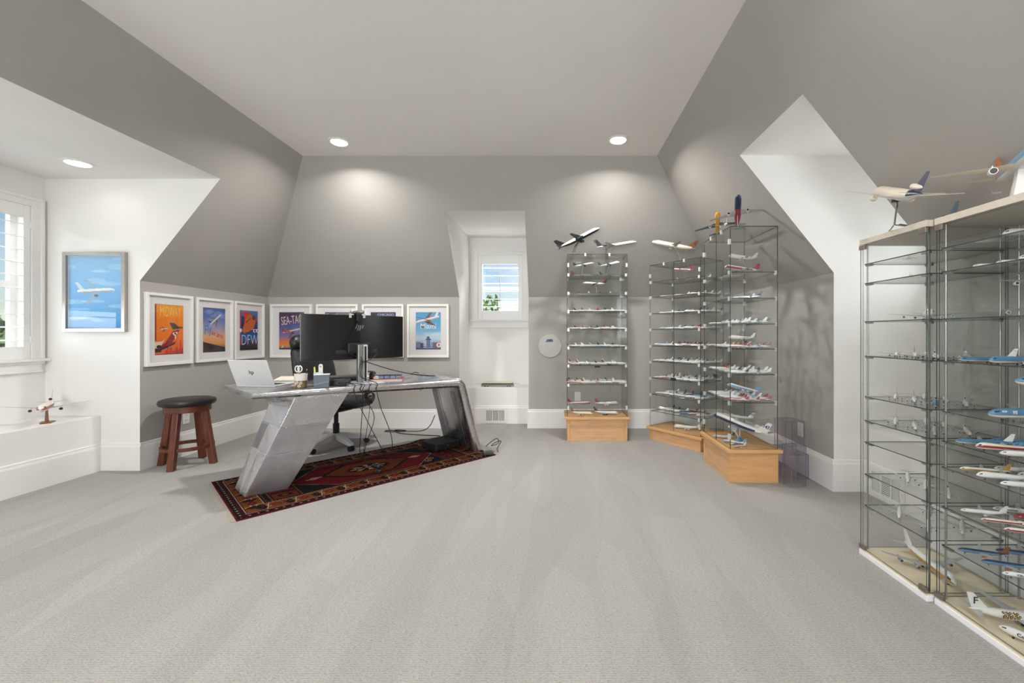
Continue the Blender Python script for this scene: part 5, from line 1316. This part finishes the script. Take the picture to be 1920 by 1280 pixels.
# --- on top of the cabinets
plane('tri', 'trijet', .52, (1.70, 2.13, 1.71), R_(72), 'large cream three-engined jet model with navy tail on far cabinet top', 'models on top of the cases', lift=.36, pitch=.36, roll=.12, stand='bent')
plane('twin', 'orangeblue', .52, (1.75, 1.61, 1.71), R_(-122), 'large orange and blue airliner model on white stand on near cabinet top', 'models on top of the cases', lift=.25, pitch=.0, roll=-.02, stand="white")
plane('narrow', 'slate', .36, (1.90, 2.16, 1.71), R_(80), 'slate grey model lying on cabinet top, only its tall fin showing', 'models on top of the cases', parts=True)
plane('tee', 'white', .075, (1.86, 1.80, 1.71), R_(20), 'tiny white jet model on a thin curved stand on cabinet top', 'models on top of the cases', lift=1.1, pitch=.2, stand='wire')
plane('tri', 'amber', .52, (-4.12, 3.455, BENCH), R_(-47), 'cream three-engined airliner model with red stripe on wooden stand on left dormer ledge', 'models on ledges', lift=.26, pitch=.03, stand='wood')
print('planes', len(PLANES))
# ---------------------------------------------------------------- monitor
DT = DZ                                   # desk surface height in the room (the desk stands 8 mm up on the rug)
mo = empty('monitor', (-1.73, 3.81, DT), R_(44.7)); tag(mo, 'wide curved black monitor on silver stand, its back to the room', 'monitor')
M_MONB = mat('monitor_back', srgb(11, 11, 12), .3, var=.05)
def curved(y0, half, z0, z1, th0, th1, n=17):
    rings = []
    for k in range(n):
        x = -half + 2*half*k/(n-1); yc = y0 + x*x/(2*2.3); f = max(0, 1-abs(x)/half)**.5; t = th0 + (th1-th0)*f
        rings.append([(x, yc-t, z0+.004), (x, yc-t, z1-.004), (x, yc-t+.003, z1), (x, yc, z1), (x, yc, z0), (x, yc-t+.003, z0)])
    return MB().rings(rings)
curved(.115, .446, .213, .611, .018, .042).build('shell', M_MONB, mo, smooth=35)
b = MB(); rr = []
for k in range(17):
    x = -.448 + .896*k/16; yc = .115 + x*x/4.6; rr.append([(x, yc, .211), (x, yc, .613), (x, yc+.008, .613), (x, yc+.008, .211)])
b.rings(rr); b.build('bezel', M_STEEL, mo, smooth=35)
b = MB(); rr = []
for k in range(17):
    x = -.44 + .88*k/16; yc = .123 + x*x/4.6; rr.append([(x, yc, .22), (x, yc, .605), (x, yc+.001, .605), (x, yc+.001, .22)])
b.rings(rr); b.build('screen', mat('dark_screen', srgb(10, 10, 12), .1, var=.02), mo, smooth=35)
MB().box((-.042, -.028, .012), (.005, .02, .345)).build('stand_column', M_STEEL, mo, bevel=.005)
MB().box((.005, -.026, .012), (.042, .02, .345)).build('cable_channel', M_SILV, mo, bevel=.004)
MB().box((.012, -.028, .02), (.03, -.024, .33)).build('channel_cover', M_BLACK2, mo)
MB().box((-.15, -.13, 0), (.15, .11, .011)).build('stand_base', M_SILV, mo, bevel=.004)
MB().box((-.11, .02, .27), (.09, .09, .36)).build('mount_block', M_BLACK, mo, bevel=.01)
MB().box((-.20, .055, .262), (.16, .10, .30)).build('port_recess', M_BLACK2, mo, bevel=.006)
b = MB(); zc = .50
for (x, z0, z1) in ((-.030, -.012, .034), (-.010, -.03, .012), (.008, -.030, .016), (.028, -.012, .016)):
    sk = .34; y_ = .0715
    p = [(x+z0*sk, y_, zc+z0), (x+.010+z0*sk, y_, zc+z0), (x+.010+z1*sk, y_, zc+z1), (x+z1*sk, y_, zc+z1)]
    b.prism(p, (0, -.002, 0))
b.prism([(-.012, .0715, zc+.012), (.006, .0715, zc+.012), (.008, .0715, zc+.02), (-.009, .0715, zc+.02)], (0, -.002, 0))
b.prism([(.012, .0715, zc+.012), (.04, .0715, zc+.012), (.043, .0715, zc+.02), (.014, .0715, zc+.02)], (0, -.002, 0))
b.build('logo', M_CHROME, mo)
for x in (-.085, .035): MB().box((x, .07, .585), (x+.022, .0725, .625)).build('tape', mat('white_tape', srgb(206, 198, 190), .8), mo)
wc = empty('webcam', (-1.80, 3.872, DT+.613), R_(44.7)); tag(wc, 'silver and black webcam clipped on top of the monitor', 'webcam')
b = MB(); b.rings([[(x, .0 + .018*math.cos(a)*f, .026 + .018*math.sin(a)*f) for a in [2*PI*j/14 for j in range(14)]] for x, f in ((-.062, .3), (-.056, .75), (-.045, 1), (.045, 1), (.056, .75), (.062, .3))])
b.build('body', M_STEEL, wc, smooth=45)
MB().box((-.022, -.052, -.06), (.022, -.03, .01)).box((-.022, -.05, .0), (.022, .03, .012)).build('clip', M_BLACK, wc, bevel=.004)

# ---------------------------------------------------------------- laptop
la = empty('laptop', (-2.663, 3.562, DT+.001), R_(-4.9)); tag(la, 'open silver laptop at the left end of the desk, lid towards the room', 'laptop')
M_LAP = mat('silver_laptop', srgb(226, 226, 224), .35, .15, var=.02)
MB().box((0, .0, 0), (.34, .235, .014)).build('base', M_LAP, la, bevel=.003)
MB().box((.02, .05, .014), (.32, .16, .0155)).build('keyboard', M_BLACK2, la); MB().box((.11, .17, .014), (.23, .225, .0148)).build('touchpad', M_SILV, la)
Ml = Matrix.Translation((0, .004, .012)) @ Matrix.Rotation(R_(23), 4, 'X')
MB().box((0, -.006, 0), (.34, 0, .235), 0, Ml).build('lid', M_LAP, la, bevel=.002)
MB().box((.008, .0002, .008), (.332, .001, .228), 0, Ml).build('screen', mat('dark_screen', srgb(10, 10, 12), .1), la)
lg = inst('logo', text_mesh('logo', 'hp', .05, M_BLACK2, .0004, .9, .22, .0004), la); lg.matrix_local = Ml @ Matrix.Translation((.17, -.0066, .125)) @ Matrix.Rotation(PI/2, 4, 'X')

# ---------------------------------------------------------------- small things on the desk
mu = empty('mug', (-2.085, 3.492, DT)); mu.scale = (1.12, 1.12, 1.08); tag(mu, 'white and brown mug with button-eyed animal faces holding scissors', 'mug')
M_CER = mat('white_ceramic', srgb(232, 224, 214), .25, var=.02); M_CERB = mat('brown_glaze', srgb(138, 112, 72), .3, var=.45, scale=50)
MB().lathe([(.034, 0), (.040, .004), (.0405, .045), (.0415, .056)], 28).build('glazed_base', M_CERB, mu, smooth=40)
MB().lathe([(.0415, .056), (.043, .085), (.0445, .108), (.0415, .108), (.039, .06), (.037, .058)], 28, caps=False).build('bowl', M_CER, mu, smooth=40)
for a, z in ((-115, .034), (-75, .018), (-60, .04), (-95, .045)):
    c, s = math.cos(R_(a)), math.sin(R_(a)); e = MB().cyl((c*.040, s*.040, z), (c*.0425, s*.0425, z), .0095, n=14).build('eye', M_CER, mu); MB().cyl((c*.0424, s*.0424, z), (c*.0436, s*.0436, z), .004, n=10).build('pupil', M_BLACK, e)
sc = empty('scissors', (-2.095, 3.497, DT+.012)); tag(sc, 'scissors with white looped handles standing in the mug', 'scissors')
for s in (-1, 1):
    ring = [(-.012+s*.011+.017*math.cos(a), .0, .142+.024*math.sin(a)) for a in [2*PI*j/18 for j in range(19)]]
    MB().tube(ring, .005, 8).build('handle', M_WPLAST, sc, smooth=50)
    MB().box((-.010+s*.004-.004, -.002, .0), (-.010+s*.004+.004, .002, .118)).build('blade', M_STEEL, sc)
pe_ = empty('black_pen', (-2.055, 3.50, DT+.012)); tag(pe_, 'black pen leaning in the mug behind the scissors', 'pen')
MB().tube([(0, 0, 0), (.012, .004, .13)], .0045, 8).build('barrel', M_BLACK, pe_, smooth=50); MB().tube([(.012, .004, .13), (.0128, .0043, .14)], .003, 8).build('cap', M_STEEL, pe_)
ph = empty('pen_holder', (-2.005, 3.605, DT)); tag(ph, 'white plastic pen cup behind the grey box', 'pen holder')
MB().lathe([(.033, 0), (.034, .003), (.036, .115), (.0335, .115), (.031, .006), (.004, .006)], 24).build('cup', M_WPLAST, ph, smooth=40)
hl = empty('highlighter', (-2.025, 3.60, DT+.007)); tag(hl, 'yellow highlighter pen standing in the white cup', 'highlighter')
mh = mat('fluorescent_yellow', srgb(226, 226, 40), .4); MB().cyl((0, 0, 0), (-.008, 0, .125), .007, n=10).build('barrel', M_WPLAST, hl, smooth=50); MB().cyl((-.008, 0, .125), (-.010, 0, .155), .008, .006, n=10).build('cap', mh, hl, smooth=50)
tg = empty('luggage_tag', (-1.99, 3.61, DT+.008)); tag(tg, 'white card tag with rounded top standing in the pen cup', 'tag')
MB().prism([(-.018, 0, .0), (.018, 0, 0), (.02, 0, .165), (.012, 0, .178), (-.006, 0, .178), (-.016, 0, .165)], (0, .002, 0)).build('card', M_WPLAST, tg); MB().box((-.006, -.001, .15), (.008, .0, .163)).build('print', mat('pinkish_print', srgb(176, 130, 120), .6), tg)
gb = empty('grey_box', (-1.925, 3.515, DT), R_(24)); tag(gb, 'slate grey cube-shaped box with pale lid beside the mug', 'box')
M_GBOX = mat('slate_card', srgb(104, 114, 124), .6, var=.04)
MB().hexa([(-.052, -.045, 0), (.052, -.045, 0), (.052, .055, 0), (-.052, .055, 0)], [(-.057, -.049, .105), (.057, -.049, .105), (.057, .06, .105), (-.057, .06, .105)]).build('body', M_GBOX, gb, bevel=.002)
MB().box((-.058, -.05, .1055), (.058, .061, .1095)).build('lid', mat('pale_grey_card', srgb(196, 198, 202), .6), gb, bevel=.001)
MB().prism([(-.05, -.0478, .03), (.05, -.0478, .05), (.05, -.0478, .053), (-.05, -.0478, .033)], (0, -.0015, 0)).build('seam', mat('pale_seam', srgb(186, 186, 180), .5), gb)
dk = empty('docking_station', (-1.865, 3.675, DT), R_(20)); tag(dk, 'black docking station with cables plugged in below the monitor', 'docking station')
MB().box((-.09, -.045, .004), (.09, .05, .05)).build('housing', M_BLACK2, dk, bevel=.008); MB().box((-.03, -.0465, .008), (.08, -.044, .042)).build('port_panel', M_BLACK, dk); MB().box((-.08, -.035, 0), (.08, .04, .004)).build('foot_pad', M_RUBBER, dk)
for k, x in enumerate((.0, .025, .05, .07)): MB().box((x-.008, -.075, .018), (x+.008, -.046, .03)).build('plug', M_RUBBER, dk, bevel=.002)
sb_ = empty('sound_bar', (-1.96, 3.93, DT), R_(38)); tag(sb_, 'dark horizontal speaker bar standing behind the docking station', 'speaker')
MB().rings([[(x, .03*math.cos(a), .033 + .03*math.sin(a)) for a in [2*PI*j/16 for j in range(16)]] for x in (-.14, .14)]).build('grille', mat('dark_grille', srgb(58, 58, 60), .6, var=.3, scale=300), sb_, smooth=40)
for x in (-.15, .14): MB().rings([[(xx, .032*math.cos(a), .033+.032*math.sin(a)) for a in [2*PI*j/16 for j in range(16)]] for xx in (x, x+.01)]).build('end_cap', M_BLACK, sb_, smooth=40)
hp_ = empty('headphones', (-1.765, 3.965, DT), R_(10)); tag(hp_, 'black over-ear headphones standing behind the monitor stand', 'headphones')
for s in (-1, 1):
    MB().rings([[(s*.055+dx, .04*r*math.cos(a), .046 + .045*r*math.sin(a)) for a in [2*PI*j/18 for j in range(18)]] for dx, r in ((-.018, .75), (-.012, 1), (.012, 1), (.018, .75))]).build('ear_cup', M_BLACK, hp_, smooth=45)
MB().tube(spline([(-.055, .04, .05), (-.06, .10, .07), (0, .14, .08), (.06, .10, .07), (.055, .04, .05)]), .008, 8).build('headband', M_BLACK, hp_, smooth=50)
M_PAGE = mat('paper_pages', srgb(226, 220, 208), .9, var=.04, scale=90)
def book(loc, rz, w, d, h, rgb, label, name='book', spine=None):
    o = empty(name, loc, rz); tag(o, label, 'book', 'books and papers on the desk'); mc = mat('cover_%02x%02x%02x' % rgb, srgb(*rgb), .5, var=.04)
    MB().box((-w/2+.004, -d/2+.001, .003), (w/2-.004, d/2-.005, h-.003)).build('pages', M_PAGE, o); MB().box((-w/2, -d/2, 0), (w/2, d/2, .003)).build('cover', mc, o); MB().box((-w/2, -d/2, h-.003), (w/2, d/2, h)).build('cover', mc, o); MB().box((-w/2, d/2-.004, .003), (w/2, d/2, h-.003)).build('spine', mc, o)
    return o
r1 = on_desk(1.10, .28); book((r1.x, r1.y, DT), R_(16), .29, .20, .024, (186, 60, 48), 'red-edged book lying at the bottom of the pile by the monitor')
r2 = on_desk(.97, .30); book((r1.x-.14, r1.y+.02, DT+.024), R_(10), .15, .19, .016, (224, 218, 206), 'cream paperback lying on the left of the red book')
bo = empty('blue_organiser', (r1.x+.03, r1.y+.0, DT+.024), R_(14)); tag(bo, 'blue plastic compartment box lying on the red book', 'organiser')
mbx = mat('translucent_blue', srgb(92, 124, 156), .3, var=.1, scale=30)
for k in range(4): MB().box((-.10+k*.052, -.035, 0), (-.052+k*.052, .035, .026)).build('compartment', mbx, bo, bevel=.002)
for k in range(4): MB().box((-.10+k*.052, -.035, .0265), (-.052+k*.052, .035, .03)).build('lid', M_BLACK2, bo, bevel=.001)
po = empty('black_pouch', (r1.x-.06, r1.y+.10, DT+.024), R_(8)); tag(po, 'flat black pouch lying behind the blue box on the books', 'pouch')
MB().rings([[(x, y, z) for y, z in ((-.04*f, .004), (-.03*f, .0005), (.03*f, .0005), (.04*f, .004), (.03*f, .018*f+.004), (-.03*f, .018*f+.004))] for x, f in ((-.11, .4), (-.09, .9), (0, 1), (.09, .9), (.11, .4))]).build('pouch_body', M_LEATHB, po, smooth=50)
MB().box((-.09, -.0415, .009), (.09, -.039, .012)).build('zip', M_STEEL, po)
pb_ = empty('paper_box', (-2.42, 3.86, DT), R_(8)); tag(pb_, 'low white card box behind the laptop keyboard', 'box')
MB().box((-.10, -.06, 0), (.10, .07, .026)).build('tray', M_WPLAST, pb_, bevel=.002); MB().prism([(-.10, -.06, .027), (.10, -.06, .027), (.09, .07, .05), (-.09, .07, .05)], (0, 0, .002)).build('flap', mat('cream_card', srgb(222, 212, 192), .7), pb_)
no = empty('notepad', (-2.17, 3.66, DT), R_(-12)); tag(no, 'thin grey notepad lying between laptop and mug', 'notepad')
MB().box((-.07, -.045, 0), (.07, .045, .006)).build('sheets', M_PAGE, no); MB().box((-.07, -.045, .006), (.07, .045, .008)).build('cover', mat('grey_cover', srgb(126, 126, 128), .5), no)

# ---------------------------------------------------------------- cables
def at_px(px, py, Y): return ((px-VPX)/FPX*Y, Y, EYE + (VPY-py)/FPX*Y)
def cable(pts, label, r=.0032, plug=None):
    o = empty('cable', pts[0]); tag(o, label, 'cable', 'cables around the desk')
    p0 = Vector(pts[0]); q = spline([Vector(p)-p0 for p in pts], 8)
    MB().tube(q, r, 6).build('lead', M_RUBBER, o, smooth=60)
    if plug: MB().box((-.012, -.008, -.008), (.012, .008, .008)).build('plug', M_RUBBER, o, loc=tuple(Vector(pts[-1])-p0), bevel=.002)
    return o
E0 = on_desk(.74, -.012); E1 = on_desk(.79, -.014); E2 = on_desk(.86, -.012); E3 = on_desk(.92, -.012)
dkp = Vector((-1.83, 3.62, DT+.02))
cable([dkp, E0 + Vector((-.01, .03, .012)), E0 + Vector((0, 0, -.03)), E0 + Vector((.03, .02, -.15)), E0 + Vector((.10, .07, -.34)), E0 + Vector((.16, .16, -.55)), E0 + Vector((.17, .30, -.70)), E0 + Vector((.24, .42, -.735))], 'black cable crossing to the right as it falls from the docking station', plug=True)
cable([dkp + Vector((.02, .005, 0)), E1 + Vector((-.01, .03, .012)), E1 + Vector((0, 0, -.03)), E1 + Vector((.045, .03, -.14)), E1 + Vector((.09, .06, -.28)), E1 + Vector((.03, .04, -.50)), E1 + Vector((-.01, .08, -.66)), E1 + Vector((.04, .18, -.735))], 'thin cable curving back to the left below the desk')
cable([dkp + Vector((.035, .01, 0)), E1 + Vector((.008, .04, .012)), E1 + Vector((.016, .01, -.03)), E1 + Vector((.01, .02, -.16)), E1 + Vector((-.02, .05, -.4)), E1 + Vector((-.03, .08, -.62)), E1 + Vector((.06, .22, -.735))], 'left-most cable hanging straight down to the rug')
mp = Vector((-1.705, 3.775, DT+.19))
cable([mp, mp + Vector((.01, -.05, -.12)), E3 + Vector((-.01, .03, .012)), E3 + Vector((0, 0, -.04)), E3 + Vector((.03, .02, -.2)), E3 + Vector((.10, .07, -.45)), E3 + Vector((.08, .12, -.62)), E3 + Vector((-.02, .2, -.735))], 'right-most cable hanging in a wide bow below the desk')
cable([mp + Vector((-.01, .0, .0)), mp + Vector((-.015, -.05, -.1)), E2 + Vector((-.01, .03, .012)), E2 + Vector((0, 0, -.03)), E2 + Vector((.0, .01, -.2)), E2 + Vector((-.04, .04, -.4)), E2 + Vector((-.09, .1, -.6)), E2 + Vector((-.1, .2, -.735))], 'pale thin cable hanging from the monitor stand', .0022)
# webcam leads and port leads behind the monitor
wp = Vector((-1.775, 3.845, DT+.56))
cable([wp, wp + Vector((-.05, -.045, -.14)), wp + Vector((-.10, -.07, -.24)), wp + Vector((-.06, -.05, -.28))], 'dark lead hanging from the webcam down the left of logo')
cable([wp + Vector((.03, .0, 0)), wp + Vector((.035, -.03, -.16)), wp + Vector((.045, -.06, -.3)), mp + Vector((.01, -.01, .0))], 'dark lead running from webcam to the monitor stand')
cable([Vector((-1.85, 3.80, DT+.29)), Vector((-1.77, 3.78, DT+.24)), mp], 'short cable with white plug from the monitor ports to the stand')
cable([Vector((-1.63, 3.96, DT+.29)), Vector((-1.65, 3.87, DT+.23)), mp + Vector((.008, .005, 0))], 'short cable from the right monitor ports to the stand')
e_ = on_desk(1.50, .70)
cable([mp + Vector((.01, 0, .01)), Vector((-1.52, 3.95, DT+.11)), Vector((-1.36, 4.15, DT+.045)), Vector((-1.22, 4.35, DT+.012)), (e_.x, e_.y, DT+.006), on_desk(1.62, .83), on_desk(1.66, .86, -.2)], 'long black cable sagging from the monitor stand to desk back', .0038)
b_ = on_desk(.86, -.02)
ck = empty('cable_bundle', (b_.x, b_.y, DT-.09)); tag(ck, 'tied bundle of coiled black cable hanging at the desk edge', 'cable', 'cables around the desk')
for k in range(4):
    ring = [(.030*math.cos(a)+.004*k, -.012+.006*k+.01*math.sin(a*2), .042*math.sin(a)-.004*k) for a in [2*PI*j/20 for j in range(21)]]
    MB().tube(ring, .003, 6).build('coil', M_RUBBER, ck, smooth=60)
MB().box((-.008, -.022, -.006), (.012, .02, .006)).build('tie', M_BLACK, ck); MB().tube(spline([(0, 0, .04), (-.01, .02, .07), (-.01, .04, .095), (-.02, .09, .098)]), .003, 6).build('lead', M_RUBBER, ck, smooth=60)
ad = empty('power_plug', (-1.52, 3.66, .012), R_(40)); tag(ad, 'round black power plug standing on the rug among cables', 'power plug')
MB().sphere((0, 0, .05), .024, 14, 0, 8, 1, 1, 1.05).build('head', M_BLACK, ad, smooth=60); MB().lathe([(.026, 0), (.026, .012), (.012, .022), (.01, .03)], 16).build('foot', M_BLACK, ad, smooth=50); MB().tube(spline([(0, .02, .05), (.03, .06, .03), (.08, .10, -.0), (.16, .16, 0)]), .003, 6).build('lead', M_RUBBER, ad, smooth=60)
# floor cables by the back wall and the right leg
cable([(-1.42, 5.02, .24), (-1.50, 5.08, .10), (-1.62, 5.14, .03), (-1.86, 5.22, .008), (-2.05, 5.27, .008), (-2.08, 5.21, .008), (-1.93, 5.19, .008), (-1.84, 5.24, .01), (-1.98, 5.25, .014), (-1.88, 5.12, .008), (-1.62, 5.03, .008), (-1.35, 4.98, .008)], 'black cable looped on the carpet behind the desk', .005)
cable([(-.74, 4.52, .008), (-.68, 4.50, .06), (-.62, 4.52, .09), (-.60, 4.48, .05), (-.67, 4.46, .03), (-.63, 4.42, .07), (-.57, 4.45, .08), (-.60, 4.40, .02), (-.585, 4.33, .006)], 'tangled black cable on the carpet right of the desk', .004)
pb2 = empty('power_brick', (-.665, 4.21, .01), R_(20)); tag(pb2, 'dark grey power brick at the right corner of the rug', 'power brick')
MB().box((-.05, -.03, .0), (.05, .03, .032)).build('casing', mat('dark_grey_plastic', srgb(70, 70, 72), .6), pb2, bevel=.006); MB().tube(spline([(-.05, 0, .015), (-.10, .02, .01), (-.14, .08, .006)]), .003, 6).build('lead', M_RUBBER, pb2, smooth=60); MB().box((-.03, -.02, .032), (.03, .02, .0326)).build('rating_label', M_BLACK2, pb2)
bb = empty('computer_box', (-1.205, 4.295, .011), R_(47.6)); tag(bb, 'flat black electronics box lying on the rug inside the right leg', 'computer')
MB().box((0, 0, .006), (.275, .27, .072)).build('casing', M_BLACK2, bb, bevel=.004); MB().box((-.002, .02, .014), (.0, .25, .064)).build('side_panel', M_BLACK, bb); MB().box((.02, -.002, .014), (.26, .0, .064)).build('front_panel', M_BLACK, bb)
for x, y in ((.02, .02), (.25, .02), (.02, .25), (.25, .25)): MB().cyl((x, y, 0), (x, y, .006), .01, n=10).build('foot', M_RUBBER, bb)
MB().cyl((.14, -.002, .04), (.14, -.004, .04), .006, n=12).build('power_button', M_STEEL, bb)

# ---------------------------------------------------------------- clear acrylic boxes beside the corner tower
M_ACR = glass_mat('smoky_acrylic', (0.972, 0.967, 0.984), 1.4)
M_ACRE = mat('acrylic_edge', srgb(120, 116, 134), .25, var=.1)
def acrylic(loc, rz, w, d, h, label, lip=False):
    o = empty('acrylic_box', loc, rz); tag(o, label, 'acrylic box', 'clear acrylic display covers'); t = .003
    def pn(nm, a, c):
        dd = [abs(c[i]-a[i]) for i in range(3)]; k = dd.index(min(dd)); m = MB().box(a, c); m.m = [1]*6
        for i in ({2: (0, 1), 1: (2, 4), 0: (3, 5)}[k]): m.m[i] = 0
        m.build(nm, [M_ACR, M_ACRE], o)
    pn('front_panel', (0, 0, 0), (w, t, h)); pn('back_panel', (0, d-t, 0), (w, d, h)); pn('side_panel', (0, t, 0), (t, d-t, h)); pn('side_panel', (w-t, t, 0), (w, d-t, h)); pn('top_panel', (t, t, h-t), (w-t, d-t, h))
    return o
acrylic((1.835, 3.315, .002), R_(14), .135, .10, .318, 'tall narrow clear acrylic box standing in front on the carpet')
acrylic((1.885, 3.50, .002), R_(4), .20, .34, .20, 'low wide smoky acrylic box against the right baseboard')
acrylic((1.90, 3.52, .204), R_(3), .16, .17, .27, 'tall clear acrylic box standing on the low smoky one')
